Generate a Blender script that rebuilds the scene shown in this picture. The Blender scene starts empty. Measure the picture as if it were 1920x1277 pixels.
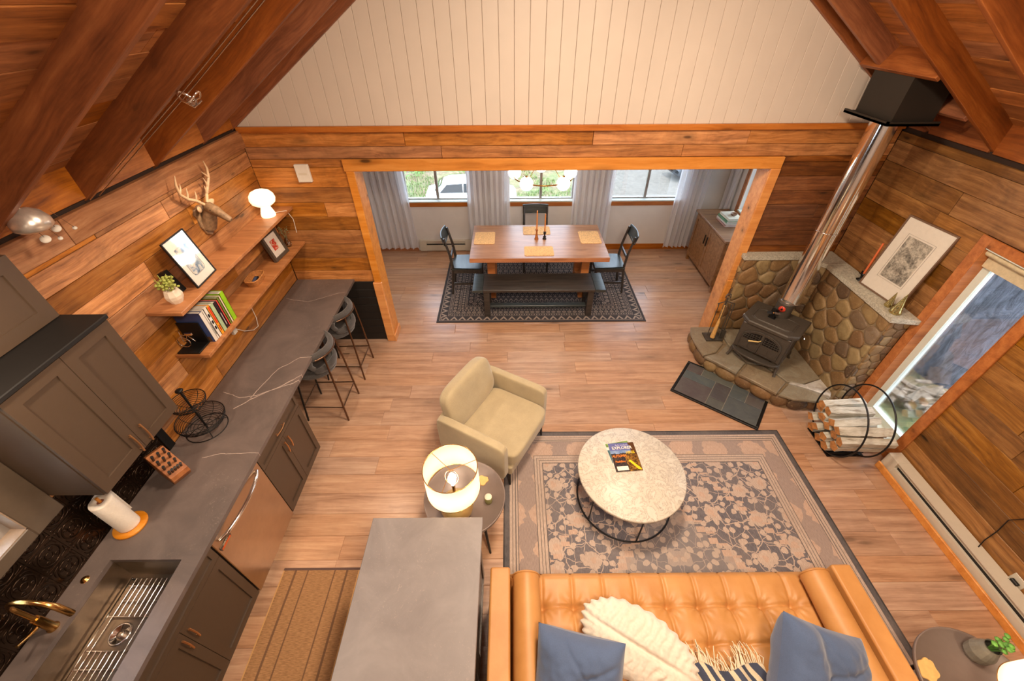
import bpy, math, random
from mathutils import Vector, Matrix, noise
rnd = random.Random(11)
COL = bpy.context.scene.collection
SC = bpy.context.scene
PI = math.pi

# ---------------------------------------------------------------- camera, sky, lights, exposure
def V(*a): return Vector(a)
def radians(a): return a * PI / 180
cam_d = bpy.data.cameras.new('camera'); cam = bpy.data.objects.new('camera', cam_d); COL.objects.link(cam)
cam_d.sensor_width = 36; cam_d.sensor_fit = 'HORIZONTAL'; cam_d.lens = 759.38 / 1920 * 36; cam_d.clip_start = .02; cam_d.clip_end = 200
_p, _y, _r = radians(40.26), radians(.1084), radians(-.3462)
_F = V(math.sin(_y) * math.cos(_p), math.cos(_y) * math.cos(_p), -math.sin(_p)); _R = V(math.cos(_y), -math.sin(_y), 0); _U = _R.cross(_F)
_R2 = _R * math.cos(_r) + _U * math.sin(_r); _U2 = -_R * math.sin(_r) + _U * math.cos(_r)
M = Matrix.Identity(4)
for i in range(3): M[i][0], M[i][1], M[i][2] = _R2[i], _U2[i], -_F[i]
M[2][3] = 3.4127
cam.matrix_world = M
SC.camera = cam
SC.view_settings.view_transform = 'Standard'; SC.view_settings.look = 'None'
SC.view_settings.gamma = 1; SC.view_settings.use_curve_mapping = False
SC.view_settings.exposure = 0.0

w = bpy.data.worlds.new('sky'); SC.world = w; w.use_nodes = True
w.node_tree.nodes['Background'].inputs[0].default_value = (.66, .82, 1, 1)
w.node_tree.nodes['Background'].inputs[1].default_value = 8.0

def lamp(kind, name, loc, power, col, size=.3, to=None, spot=None, sizey=None):
    d = bpy.data.lights.new(name, kind); d.energy = power; d.color = col
    if kind == 'AREA':
        d.size = size
        if sizey: d.shape = 'RECTANGLE'; d.size_y = sizey
    elif kind == 'SUN': d.angle = size
    else: d.shadow_soft_size = size
    if kind == 'SPOT': d.spot_size = spot or 2.0; d.spot_blend = .6
    o = bpy.data.objects.new(name, d); COL.objects.link(o); o.location = loc
    if to is not None:
        o.rotation_euler = (Vector(to) - Vector(loc)).to_track_quat('-Z', 'Y').to_euler()
    return o
WARM = (1, .80, .60)
lamp('SUN', 'sun', (0, 0, 20), 4, (1, .9, .75), .05, to=(-7, 5, 0))
lamp('AREA', 'ridge_light', (.56, 2.0, 4.1), 130, WARM, .5, to=(.56, 2.2, 0), sizey=.5)
lamp('AREA', 'ridge_light', (.56, -.3, 4.1), 105, WARM, .5, to=(.56, .6, 0), sizey=.5)
lamp('POINT', 'roof_fill_light', (.3, .2, 3.75), 34, WARM, .12)  # unseen fill lamp added to brighten the roof
lamp('SPOT', 'track_light', (-1.95, .9, 2.75), 60, WARM, .05, to=(-2.0, 1.6, 0), spot=2.4)
lamp('SPOT', 'track_light', (-1.75, 3.0, 2.72), 45, WARM, .05, to=(-2.1, 3.0, 0), spot=2.4)
lamp('SPOT', 'track_light', (-1.05, 2.39, 3.36), 170, WARM, .06, to=(3.3, 3.0, 2.75), spot=1.1)
lamp('SPOT', 'track_light', (2.6, .6, 3.0), 50, WARM, .1, to=(2.6, 1.6, 0), spot=2.6)

# ---------------------------------------------------------------- material helpers
def lin(r, g, b):
    f = lambda c: c / 255 / 12.92 if c / 255 <= .04045 else ((c / 255 + .055) / 1.055) ** 2.4
    return (f(r), f(g), f(b), 1)
class NT:
    def __init__(s, name):
        s.m = bpy.data.materials.new(name); s.m.use_nodes = True; s.t = s.m.node_tree
        s.b = s.t.nodes['Principled BSDF']; s.out = s.t.nodes['Material Output']
    def n(s, typ, ins=None, **kw):
        nd = s.t.nodes.new(typ)
        for k, v in kw.items(): setattr(nd, k, v)
        for k, v in (ins or {}).items(): s.set(nd.inputs[k], v)
        return nd
    def set(s, sock, v):
        if isinstance(v, bpy.types.NodeSocket): s.t.links.new(v, sock)
        else: sock.default_value = v
    def ma(s, op, a, b=0.0, c=0.0):
        nd = s.t.nodes.new('ShaderNodeMath'); nd.operation = op
        s.set(nd.inputs[0], a); s.set(nd.inputs[1], b)
        if len(nd.inputs) > 2: s.set(nd.inputs[2], c)
        return nd.outputs[0]
    def co(s, scale=(1, 1, 1), rnd_off=True):
        tc = s.n('ShaderNodeTexCoord').outputs['Object']
        if rnd_off:
            oi = s.n('ShaderNodeObjectInfo').outputs['Random']
            off = s.n('ShaderNodeCombineXYZ', {0: s.ma('MULTIPLY', oi, 37.), 1: s.ma('MULTIPLY', oi, 91.), 2: s.ma('MULTIPLY', oi, 13.)}).outputs[0]
            tc = s.n('ShaderNodeVectorMath', {0: tc, 1: off}, operation='ADD').outputs[0]
        return s.n('ShaderNodeMapping', {0: tc, 3: scale}).outputs[0]
    def noise(s, vec, scale=1., detail=4., rough=.6, dist=0.):
        return s.n('ShaderNodeTexNoise', {'Vector': vec, 'Scale': scale, 'Detail': detail, 'Roughness': rough, 'Distortion': dist}).outputs['Fac']
    def ramp(s, fac, stops, interp='LINEAR'):
        nd = s.n('ShaderNodeValToRGB', {0: fac}); cr = nd.color_ramp; cr.interpolation = interp
        while len(cr.elements) < len(stops): cr.elements.new(.5)
        for e, (p, c) in zip(cr.elements, stops): e.position = p; e.color = c if len(c) == 4 else (*c, 1)
        return nd.outputs[0]
    def mix(s, fac, a, b, mode='MIX'):
        nd = s.n('ShaderNodeMix', data_type='RGBA', blend_type=mode)
        s.set(nd.inputs[0], fac); s.set(nd.inputs[6], a); s.set(nd.inputs[7], b)
        return nd.outputs[2]
    def bump(s, h, strength=.3, dist=.01):
        s.set(s.b.inputs['Normal'], s.n('ShaderNodeBump', {'Height': h, 'Strength': strength, 'Distance': dist}).outputs[0])
    def fin(s, col=None, rough=None, metal=None, **kw):
        if col is not None: s.set(s.b.inputs['Base Color'], col)
        if rough is not None: s.set(s.b.inputs['Roughness'], rough)
        if metal is not None: s.set(s.b.inputs['Metallic'], metal)
        for k, v in kw.items(): s.set(s.b.inputs[k.replace('_', ' ')], v)
        return s.m
WHITE3 = (1, 1, 1, 1); BLACK3 = (0, 0, 0, 1)
def plain(name, rgb, rough=.5, metal=0., bumpy=0., var=.12, nscale=30., **kw):
    t = NT(name); c = t.co((1, 1, 1))
    nz = t.noise(c, nscale, 3, .6)
    b = lin(*rgb); lo = tuple(x * (1 - var) for x in b[:3]) + (1,); hi = tuple(min(1, x * (1 + var)) for x in b[:3]) + (1,)
    col = t.ramp(nz, [(.3, lo), (.7, hi)])
    if bumpy: t.bump(nz, bumpy, .004)
    return t.fin(col, rough, metal, **kw)
def wood(name, dark, mid, light, grain=9., rough=.45, knots=.5, vlo=.7, vhi=1.15, stain=.35, bump=.25, kscale=2.2, streak=1.0, warp=.12):
    """grain runs along local x; every piece is offset and toned by its own random value"""
    t = NT(name); c = t.co()
    big = t.noise(c, 1.6, 2, .5)
    wv = t.n('ShaderNodeVectorMath', {0: c, 1: t.n('ShaderNodeCombineXYZ', {0: 0., 1: t.ma('MULTIPLY', big, warp), 2: t.ma('MULTIPLY', big, warp)}).outputs[0]}, operation='ADD').outputs[0]
    kc = t.n('ShaderNodeMapping', {0: c, 3: (kscale, kscale * 3.2, kscale * 3.2)}).outputs[0]
    vo = t.n('ShaderNodeTexVoronoi', {'Vector': kc, 'Scale': 1.0, 'Randomness': 1.0}).outputs['Distance']
    kn = t.ramp(vo, [(0., WHITE3), (.055, WHITE3), (.11, (.35, .35, .35, 1)), (.3, BLACK3)])
    gc = t.n('ShaderNodeMapping', {0: wv, 3: (grain * .12, grain * 2.2, grain * 2.2)}).outputs[0]
    g = t.noise(gc, 1.6, 6, .65, t.ma('MULTIPLY', kn, .8))
    fine = t.noise(t.n('ShaderNodeMapping', {0: wv, 3: (grain * .6, grain * 14, grain * 14)}).outputs[0], 1.5, 3, .6)
    v = t.ma('ADD', t.ma('MULTIPLY', g, .75 * streak + .25 * (1 - streak)), t.ma('MULTIPLY', fine, .25))
    col = t.ramp(v, [(.32, lin(*dark)), (.5, lin(*mid)), (.68, lin(*light))])
    blot = t.ramp(t.noise(c, 3.2, 4, .7, .6), [(.46, BLACK3), (.72, WHITE3)])
    col = t.mix(t.ma('MULTIPLY', blot, stain), col, lin(*[x * .45 for x in dark]))
    if knots: col = t.mix(t.ma('MULTIPLY', kn, knots), col, lin(*[x * .33 for x in dark]))
    oi = t.n('ShaderNodeObjectInfo').outputs['Random']
    val = t.n('ShaderNodeMapRange', {0: t.ma('FRACT', t.ma('MULTIPLY', oi, 7.31)), 3: vlo, 4: vhi}).outputs[0]
    sat = t.n('ShaderNodeMapRange', {0: t.ma('FRACT', t.ma('MULTIPLY', oi, 17.9)), 3: .88, 4: 1.06}).outputs[0]
    col = t.n('ShaderNodeHueSaturation', {'Hue': .5, 'Saturation': sat, 'Value': val, 'Color': col}).outputs[0]
    if bump: t.bump(v, bump, .004)
    return t.fin(col, rough)
def emis(name, col, st, base=(1, 1, 1)):
    t = NT(name); t.fin((*base, 1), .4)
    t.set(t.b.inputs['Emission Color'], (*col, 1)); t.set(t.b.inputs['Emission Strength'], st); return t.m
def glassy(name, tint=(1, 1, 1), gloss=.10, rough=.02, fk=.7):
    t = NT(name); t.t.nodes.remove(t.b)
    tr = t.n('ShaderNodeBsdfTransparent', {0: (*tint, 1)}).outputs[0]; gl = t.n('ShaderNodeBsdfGlossy', {0: WHITE3, 'Roughness': rough}).outputs[0]
    fr = t.n('ShaderNodeFresnel', {'IOR': 1.45}).outputs[0]
    mx = t.n('ShaderNodeMixShader', {0: t.ma('ADD', t.ma('MULTIPLY', fr, fk), gloss * .3), 1: tr, 2: gl}).outputs[0]
    t.t.links.new(mx, t.out.inputs[0]); return t.m
def sheer(name, rgb, amount=.5, tr=.12):
    t = NT(name); t.t.nodes.remove(t.b); c = lin(*rgb)
    d = t.n('ShaderNodeBsdfDiffuse', {0: c}).outputs[0]; l = t.n('ShaderNodeBsdfTranslucent', {0: c}).outputs[0]
    m1 = t.n('ShaderNodeMixShader', {0: amount, 1: d, 2: l}).outputs[0]
    tp = t.n('ShaderNodeBsdfTransparent').outputs[0]
    m2 = t.n('ShaderNodeMixShader', {0: tr, 1: m1, 2: tp}).outputs[0]
    t.t.links.new(m2, t.out.inputs[0]); return t.m

# ---------------------------------------------------------------- mesh helpers
WM = {}
class MB:
    def __init__(s): s.v, s.f, s.s, s.m = [], [], [], []
    def add(s, vs, fs, smooth=False, m=0, X=None):
        o = len(s.v)
        s.v += [tuple(X @ Vector(p)) if X else tuple(p) for p in vs]
        for f in fs: s.f.append([o + i for i in f]); s.s.append(smooth); s.m.append(m)
        return s
    def box(s, x0, x1, y0, y1, z0, z1, m=0, X=None, ch=0.):
        if x0 > x1: x0, x1 = x1, x0
        if y0 > y1: y0, y1 = y1, y0
        if z0 > z1: z0, z1 = z1, z0
        if not ch:
            vs = [(x, y, z) for z in (z0, z1) for y in (y0, y1) for x in (x0, x1)]
            return s.add(vs, [(0, 2, 3, 1), (4, 5, 7, 6), (0, 1, 5, 4), (2, 6, 7, 3), (0, 4, 6, 2), (1, 3, 7, 5)], False, m, X)
        a = ch
        vs = []
        for z, i in ((z0, a), (z0 + a, 0), (z1 - a, 0), (z1, a)):
            if i: q = [(x0 + a, y0 + a), (x1 - a, y0 + a), (x1 - a, y1 - a), (x0 + a, y1 - a)]; q = [p for p in q for _ in (0, 1)]
            else: q = [(x0 + a, y0), (x1 - a, y0), (x1, y0 + a), (x1, y1 - a), (x1 - a, y1), (x0 + a, y1), (x0, y1 - a), (x0, y0 + a)]
            vs.append([(x, y, z) for x, y in q])
        b = [(x0 + a, y0 + a, z0), (x1 - a, y0 + a, z0), (x1 - a, y1 - a, z0), (x0 + a, y1 - a, z0)]
        t = [(p[0], p[1], z1) for p in b]
        V8 = b + vs[1] + vs[2] + t
        F = [(3, 2, 1, 0), (20, 21, 22, 23)]
        for k in range(8):
            F.append((4 + k, 4 + (k + 1) % 8, 12 + (k + 1) % 8, 12 + k))
        mp = [0, 1, 1, 2, 2, 3, 3, 0]
        for k in range(8):
            k2 = (k + 1) % 8
            lo = [mp[k], mp[k2]]; 
            if lo[0] == lo[1]: F.append((lo[0], 4 + k2, 4 + k)); F.append((20 + lo[0], 12 + k, 12 + k2))
            else: F.append((lo[0], lo[1], 4 + k2, 4 + k)); F.append((20 + lo[1], 20 + lo[0], 12 + k, 12 + k2))
        return s.add(V8, F, False, m, X)
    def cyl(s, p0, p1, r0, r1=None, n=12, caps=True, m=0, X=None, smooth=True):
        r1 = r0 if r1 is None else r1
        return s.tube([p0, p1], [r0, r1], n, caps=caps, m=m, X=X, smooth=smooth)
    def tube(s, pts, r, n=8, closed=False, caps=True, m=0, X=None, smooth=True):
        pts = [Vector(p) for p in pts]; N = len(pts); rs = r if isinstance(r, (list, tuple)) else [r] * N
        vs = []; prev = None
        for i, p in enumerate(pts):
            a = pts[(i - 1) % N] if (closed or i > 0) else p; b = pts[(i + 1) % N] if (closed or i < N - 1) else p
            d = (b - a); d = d.normalized() if d.length > 1e-9 else Vector((0, 0, 1))
            if prev is None:
                u = d.cross(Vector((0, 0, 1)))
                if u.length < .05: u = d.cross(Vector((1, 0, 0)))
            else: u = prev - d * prev.dot(d)
            u.normalize(); prev = u; v = d.cross(u)
            for k in range(n):
                t = 2 * PI * k / n; vs.append(p + (u * math.cos(t) + v * math.sin(t)) * rs[i])
        fs = []
        for i in range(N if closed else N - 1):
            j = (i + 1) % N
            for k in range(n): fs.append((i * n + k, i * n + (k + 1) % n, j * n + (k + 1) % n, j * n + k))
        s.add(vs, fs, smooth, m, X)
        if caps and not closed:
            s.add(vs[:n], [tuple(range(n))[::-1]], False, m, X); s.add(vs[-n:], [tuple(range(n))], False, m, X)
        return s
    def lathe(s, prof, c=(0, 0, 0), n=24, m=0, X=None, smooth=True, sx=1, sy=1, caps=True):
        vs = []; fs = []
        for r, z in prof:
            for k in range(n):
                t = 2 * PI * k / n; vs.append((c[0] + r * math.cos(t) * sx, c[1] + r * math.sin(t) * sy, c[2] + z))
        for i in range(len(prof) - 1):
            for k in range(n): fs.append((i * n + k, i * n + (k + 1) % n, (i + 1) * n + (k + 1) % n, (i + 1) * n + k))
        s.add(vs, fs, smooth, m, X)
        if caps and prof[0][0] > 1e-4: s.add(vs[:n], [tuple(range(n))[::-1]], False, m, X)
        if caps and prof[-1][0] > 1e-4: s.add(vs[-n:], [tuple(range(n))], False, m, X)
        return s
    def ball(s, c, r, sc=(1, 1, 1), n=14, m=0, X=None):
        pr = [(max(1e-5, r * math.sin(PI * i / (n // 2 + 1))), -r * math.cos(PI * i / (n // 2 + 1))) for i in range(n // 2 + 2)]
        vs = []; fs = []
        for rr, z in pr:
            for k in range(n):
                t = 2 * PI * k / n; vs.append((c[0] + rr * math.cos(t) * sc[0], c[1] + rr * math.sin(t) * sc[1], c[2] + z * sc[2]))
        for i in range(len(pr) - 1):
            for k in range(n): fs.append((i * n + k, i * n + (k + 1) % n, (i + 1) * n + (k + 1) % n, (i + 1) * n + k))
        return s.add(vs, fs, True, m, X)
    def prism(s, poly, z0, z1, m=0, X=None, inset=0., smooth=False):
        n = len(poly); cx = sum(p[0] for p in poly) / n; cy = sum(p[1] for p in poly) / n
        def ins(p):
            if not inset: return p
            d = Vector((p[0] - cx, p[1] - cy)); l = max(d.length, 1e-6); k = max(0, 1 - inset / l); return (cx + d.x * k, cy + d.y * k)
        vs = [(*p, z0) for p in poly] + [(*p, z1 - (inset if inset else 0)) for p in poly]
        fs = [tuple(range(n))[::-1]] + [(i, (i + 1) % n, n + (i + 1) % n, n + i) for i in range(n)]
        if inset:
            vs += [(*ins(p), z1) for p in poly]
            fs += [(n + i, n + (i + 1) % n, 2 * n + (i + 1) % n, 2 * n + i) for i in range(n)] + [tuple(2 * n + i for i in range(n))]
        else: fs.append(tuple(n + i for i in range(n)))
        return s.add(vs, fs, smooth, m, X)
    def grid(s, nu, nv, fn, smooth=True, m=0, X=None, cu=False, cv=False, flip=False):
        vs = [fn(i / (nu if cu else nu - 1), j / (nv if cv else nv - 1)) for j in range(nv) for i in range(nu)]
        fs = []
        for j in range(nv if cv else nv - 1):
            for i in range(nu if cu else nu - 1):
                a = j * nu + i; b = j * nu + (i + 1) % nu; c2 = ((j + 1) % nv) * nu + (i + 1) % nu; d = ((j + 1) % nv) * nu + i
                fs.append((a, d, c2, b) if flip else (a, b, c2, d))
        return s.add(vs, fs, smooth, m, X)
    def mesh(s, name, mats):
        me = bpy.data.meshes.new(name); me.from_pydata([tuple(p) for p in s.v], [], s.f)
        me.polygons.foreach_set('use_smooth', s.s); me.polygons.foreach_set('material_index', s.m)
        for mt in (mats if isinstance(mats, (list, tuple)) else [mats]): me.materials.append(mt)
        me.update(); return me
    def build(s, name, mats, parent=None, W=False, kind=None, label=None, cat=None, group=None, bevel=0., sub=0, X=None):
        o = bpy.data.objects.new(name, s.mesh(name, mats)); COL.objects.link(o)
        if parent is not None:
            o.parent = parent
            if W: o.matrix_parent_inverse = WM[parent].inverted()
        if X is not None: o.matrix_basis = X
        WM[o] = (WM[parent] if (parent is not None and not W) else Matrix.Identity(4)) @ (X or Matrix.Identity(4))
        if bevel:
            b = o.modifiers.new('bevel', 'BEVEL'); b.width = bevel; b.segments = 2; b.limit_method = 'ANGLE'; b.angle_limit = .6
        if sub:
            b = o.modifiers.new('sub', 'SUBSURF'); b.levels = sub; b.render_levels = sub
        tag(o, label, cat, group, kind)
        return o
def tag(o, label=None, cat=None, group=None, kind=None):
    if label: o['label'] = label
    if cat: o['category'] = cat
    if group: o['group'] = group
    if kind: o['kind'] = kind
    return o
def thing(name, label, cat, loc=(0, 0, 0), rz=0., group=None, kind=None):
    o = bpy.data.objects.new(name, None); COL.objects.link(o); o.empty_display_size = .1
    o.location = loc; o.rotation_euler = (0, 0, rz)
    WM[o] = Matrix.Translation(loc) @ Matrix.Rotation(rz, 4, 'Z')
    return tag(o, label, cat, group, kind)
def dup(root, loc, rz, label=None, group=None):
    r = root.copy(); COL.objects.link(r); r.location = loc; r.rotation_euler = (0, 0, rz)
    if label: r['label'] = label
    if group: r['group'] = group
    for ch in list(root.children):
        c = ch.copy(); COL.objects.link(c); c.parent = r
        for g in ch.children:
            d = g.copy(); COL.objects.link(d); d.parent = c
    return r
def frame(o, u, v, n):
    m = Matrix.Identity(4)
    for i in range(3): m[i][0], m[i][1], m[i][2], m[i][3] = u[i], v[i], n[i], o[i]
    return m
def rx(a): return Matrix.Rotation(a, 4, 'X')
def ry(a): return Matrix.Rotation(a, 4, 'Y')
def rzm(a): return Matrix.Rotation(a, 4, 'Z')
def T(x, y, z): return Matrix.Translation((x, y, z))

def holed(mb, X, U0, U1, V0, V1, holes, t, m=0):
    """slab in the local xy plane with rectangular holes, from z=-t to 0"""
    us = sorted({U0, U1, *[h[0] for h in holes], *[h[1] for h in holes]}); vs = sorted({V0, V1, *[h[2] for h in holes], *[h[3] for h in holes]})
    us = [u for u in us if U0 <= u <= U1]; vs = [v for v in vs if V0 <= v <= V1]
    for i in range(len(us) - 1):
        for j in range(len(vs) - 1):
            cu, cv = (us[i] + us[i + 1]) / 2, (vs[j] + vs[j + 1]) / 2
            if any(h[0] < cu < h[1] and h[2] < cv < h[3] for h in holes): continue
            mb.box(us[i], us[i + 1], vs[j], vs[j + 1], -t, 0, m, X)
    return mb
PC = {}
def board(parent, name, X, l, wd, t, mat, c=.002):
    """one plank: local x along its length, front face at z=+t"""
    key = (round(l, 3), round(wd, 3), t, mat.name)
    if key not in PC:
        a, b = l / 2, wd / 2
        mb = MB(); vs = [(-a, -b, 0), (a, -b, 0), (a, b, 0), (-a, b, 0), (-a, -b, t - c), (a, -b, t - c), (a, b, t - c), (-a, b, t - c),
              (-a + c, -b + c, t), (a - c, -b + c, t), (a - c, b - c, t), (-a + c, b - c, t)]
        fs = [(0, 3, 2, 1)] + [(i, (i + 1) % 4, 4 + (i + 1) % 4, 4 + i) for i in range(4)] + [(4 + i, 4 + (i + 1) % 4, 8 + (i + 1) % 4, 8 + i) for i in range(4)] + [(8, 9, 10, 11)]
        mb.add(vs, fs); PC[key] = mb.mesh(name, mat)
    o = bpy.data.objects.new(name, PC[key]); COL.objects.link(o); o.parent = parent
    if parent is not None: o.matrix_parent_inverse = WM[parent].inverted()
    o.matrix_basis = X; WM[o] = X
    return o
def planks(parent, X, U0, U1, V0, V1, pitch, lens, t, mat, holes=(), gap=.004, name='plank', prou=.003, seed=1, hvar=0.):
    """rows of planks along local u; pieces cut around the holes"""
    r = random.Random(seed); v = V0; row = 0
    while v < V1 - .02:
        h = min(pitch * (1 + r.uniform(-hvar, hvar)), V1 - v)
        if V1 - v - h < .03: h = V1 - v
        cuts = [U0]; u = U0 + r.uniform(.25, 1) * lens
        while u < U1 - .25: cuts.append(u); u += lens * r.uniform(.6, 1.15)
        cuts.append(U1)
        for a, b in zip(cuts[:-1], cuts[1:]):
            segs = [(a, b)]
            for H in holes:
                if H[2] < v + h * .5 < H[3]:
                    ns = []
                    for p, q in segs:
                        if H[1] <= p or H[0] >= q: ns.append((p, q)); continue
                        if H[0] > p: ns.append((p, H[0]))
                        if H[1] < q: ns.append((H[1], q))
                    segs = ns
            for p, q in segs:
                if q - p < .03: continue
                tt = t
                board(parent, name, X @ T((p + q) / 2, v + h / 2, r.uniform(-prou, prou)), q - p - gap, h - gap, tt, mat)
        v += h; row += 1

# ---------------------------------------------------------------- materials
m_rustic = wood('rustic_wall_wood', (122, 70, 26), (184, 116, 52), (216, 150, 82), 8, .5, .75, .55, 1.12, .38)
m_rustic_dark = wood('dark_wall_wood', (78, 40, 14), (128, 72, 28), (164, 102, 48), 8, .5, .75, .5, 1.25, .4)
m_rustic_right = wood('golden_wall_wood', (102, 62, 22), (146, 94, 34), (182, 128, 60), 8, .42, .85, .6, 1.15, .42)
m_roof = wood('roof_board_wood', (112, 58, 16), (164, 96, 34), (194, 122, 52), 6, .5, .7, .75, 1.15, .3)
m_rafter = wood('rafter_wood', (100, 48, 14), (140, 74, 24), (170, 100, 42), 5, .5, .45, .85, 1.12, .22)
m_pine = wood('pine_trim_wood', (192, 116, 44), (214, 140, 64), (228, 160, 84), 5, .4, .9, .92, 1.06, .05, .12, 1.6)
m_trim = wood('orange_trim_wood', (146, 78, 26), (178, 102, 38), (198, 124, 56), 5, .4, .5, .9, 1.05, .1, .12, 1.5)
m_beam = wood('weathered_beam_wood', (124, 74, 38), (160, 104, 60), (186, 134, 88), 7, .6, .4, .9, 1.05, .35)
m_laminate = wood('floor_laminate', (146, 106, 80), (184, 142, 112), (204, 166, 134), 7, .29, .55, .92, 1.06, .14, .05, 1.3, 1.0, .05)
m_shelf = wood('shelf_wood', (138, 82, 38), (168, 106, 54), (188, 126, 72), 6, .42, .4, .95, 1.05, .1, .1)
m_table = wood('table_wood', (136, 92, 62), (164, 118, 86), (184, 140, 106), 6, .35, .3, .95, 1.05, .12, .1)
m_tableside = wood('table_edge_wood', (150, 84, 34), (182, 108, 50), (200, 130, 70), 6, .4, .3, .95, 1.05, .1, .1)
m_side = wood('sideboard_wood', (104, 68, 38), (138, 96, 58), (160, 118, 78), 6, .42, .4, .9, 1.05, .2, .15)
m_blackwood = wood('black_stained_wood', (36, 32, 30), (56, 50, 46), (74, 66, 60), 8, .38, .0, .95, 1.05, .1, .15)
m_tealwood = wood('black_seat_wood', (34, 40, 40), (52, 58, 58), (70, 76, 74), 8, .3, .0, .95, 1.05, .1, .15)
m_blackpanel = plain('black_panel_paint', (26, 24, 23), .5)
m_shiplap = plain('white_board_paint', (208, 194, 180), .5, var=.03, nscale=3)
m_white = plain('white_wall_paint', (222, 216, 210), .6, var=.03, nscale=4)
m_dark = plain('dark_backing', (40, 22, 10), .8)
m_cab = plain('cabinet_paint', (80, 64, 51), .34, var=.03)
m_cabd = plain('near_black_paint', (16, 13, 11), .6)  # near-black paint on cabinet crown, island body and heater slots
m_brass = plain('champagne_metal', (214, 160, 112), .3, .9, var=.03)
m_gold = plain('brushed_gold', (212, 164, 96), .22, 1., var=.04)
m_chrome = plain('chrome', (232, 228, 224), .13, 1., var=.02)
m_steel = plain('stainless_steel', (196, 178, 160), .28, 1., var=.05, nscale=12)
m_steeldark = plain('dark_steel', (128, 116, 104), .3, 1., var=.05)
m_black = plain('black_metal', (22, 21, 21), .42, .3, var=.05)
m_iron = plain('cast_iron', (76, 69, 61), .5, .25, .25, .12, 60)
m_bronze = plain('bronze_rod', (110, 84, 66), .3, .9, var=.05)
m_stonecap = plain('granite_slab', (176, 170, 154), .7, bumpy=.3, var=.35, nscale=70)
m_mortar = plain('mortar', (132, 112, 84), .85, bumpy=.5, var=.25, nscale=30)
m_slate = NT('slate'); _c = m_slate.co((1, 1, 1)); _n = m_slate.noise(_c, 7, 5, .7, 1.)
_oi = m_slate.n('ShaderNodeObjectInfo').outputs['Random']
_cc = m_slate.ramp(_oi, [(0, lin(82, 88, 82)), (.25, lin(78, 64, 66)), (.5, lin(92, 98, 92)), (.75, lin(68, 60, 64)), (1, lin(76, 88, 90))])
_cc = m_slate.mix(m_slate.ramp(_n, [(.35, BLACK3), (.75, (.45, .45, .45, 1))]), _cc, lin(110, 112, 104)); m_slate.bump(_n, .3, .006); m_slate = m_slate.fin(_cc, .45)
def stone_mat(name, stops, rough=.6):
    t = NT(name); c = t.co(); n1 = t.noise(c, 9, 5, .7, .8); oi = t.n('ShaderNodeObjectInfo').outputs['Random']
    base = t.ramp(oi, stops); col = t.mix(t.ramp(n1, [(.35, BLACK3), (.8, (.7, .7, .7, 1))]), base, lin(96, 66, 36))
    sp = t.noise(c, 60, 2, .5); col = t.mix(t.ramp(sp, [(.6, BLACK3), (.75, (.5, .5, .5, 1))]), col, lin(178, 150, 110))
    t.bump(n1, .5, .01); return t.fin(col, rough)
m_stone = stone_mat('field_stone', [(0, lin(132, 102, 66)), (.2, lin(146, 118, 78)), (.4, lin(114, 88, 60)), (.55, lin(140, 102, 64)), (.65, lin(158, 138, 96)), (.8, lin(136, 114, 88)), (.93, lin(74, 58, 46)), (1, lin(150, 130, 106))])
m_hearth = stone_mat('hearth_flagstone', [(0, lin(150, 130, 100)), (.35, lin(136, 128, 110)), (.7, lin(150, 142, 122)), (1, lin(126, 112, 92))], .5)
m_reflection = stone_mat('window_reflection_paint', [(0, lin(196, 192, 184)), (1, lin(206, 200, 190))], .5)  # pale colour stands in for window light reflected on the hearth
def counter_mat(name, base, hi, rough, vein=True, veins=()):
    t = NT(name); c = t.co((1, 1, 1), False); n1 = t.noise(c, 3, 6, .65, .8)
    col = t.ramp(n1, [(.3, lin(*base)), (.7, lin(*hi))])
    sp = t.noise(c, 38, 3, .65, 2.2); sp2 = t.noise(c, 2.4, 3, .6)
    col = t.mix(t.ma('MULTIPLY', t.ramp(sp, [(.62, BLACK3), (.68, WHITE3)]), t.ramp(sp2, [(.42, BLACK3), (.6, (.32, .32, .32, 1))])), col, lin(176, 158, 146))
    if vein:
        wn = t.n('ShaderNodeTexNoise', {'Vector': c, 'Scale': 5., 'Detail': 4.}).outputs['Color']
        sx = t.n('ShaderNodeSeparateXYZ', {0: c}); wx = t.n('ShaderNodeSeparateColor', {0: wn})
        X = t.ma('ADD', sx.outputs[0], t.ma('MULTIPLY', t.ma('SUBTRACT', wx.outputs[0], .5), .07)); Y = t.ma('ADD', sx.outputs[1], t.ma('MULTIPLY', t.ma('SUBTRACT', wx.outputs[1], .5), .07))
        tot = None
        for (x0, y0, x1, y1, wd) in veins:
            L = math.hypot(x1 - x0, y1 - y0); dx, dy = (x1 - x0) / L, (y1 - y0) / L
            px = t.ma('SUBTRACT', X, x0); py = t.ma('SUBTRACT', Y, y0)
            al = t.ma('ADD', t.ma('MULTIPLY', px, dx), t.ma('MULTIPLY', py, dy)); ac = t.ma('ABSOLUTE', t.ma('SUBTRACT', t.ma('MULTIPLY', px, dy), t.ma('MULTIPLY', py, dx)))
            on = t.ma('MULTIPLY', t.ma('MULTIPLY', t.ma('GREATER_THAN', al, -.003), t.ma('LESS_THAN', al, L + .003)), t.ma('LESS_THAN', ac, wd))
            tot = on if tot is None else t.ma('MAXIMUM', tot, on)
        if tot: col = t.mix(t.ma('MULTIPLY', tot, .8), col, lin(196, 176, 164))
    t.bump(n1, .08, .003); return t.fin(col, rough)
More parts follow.
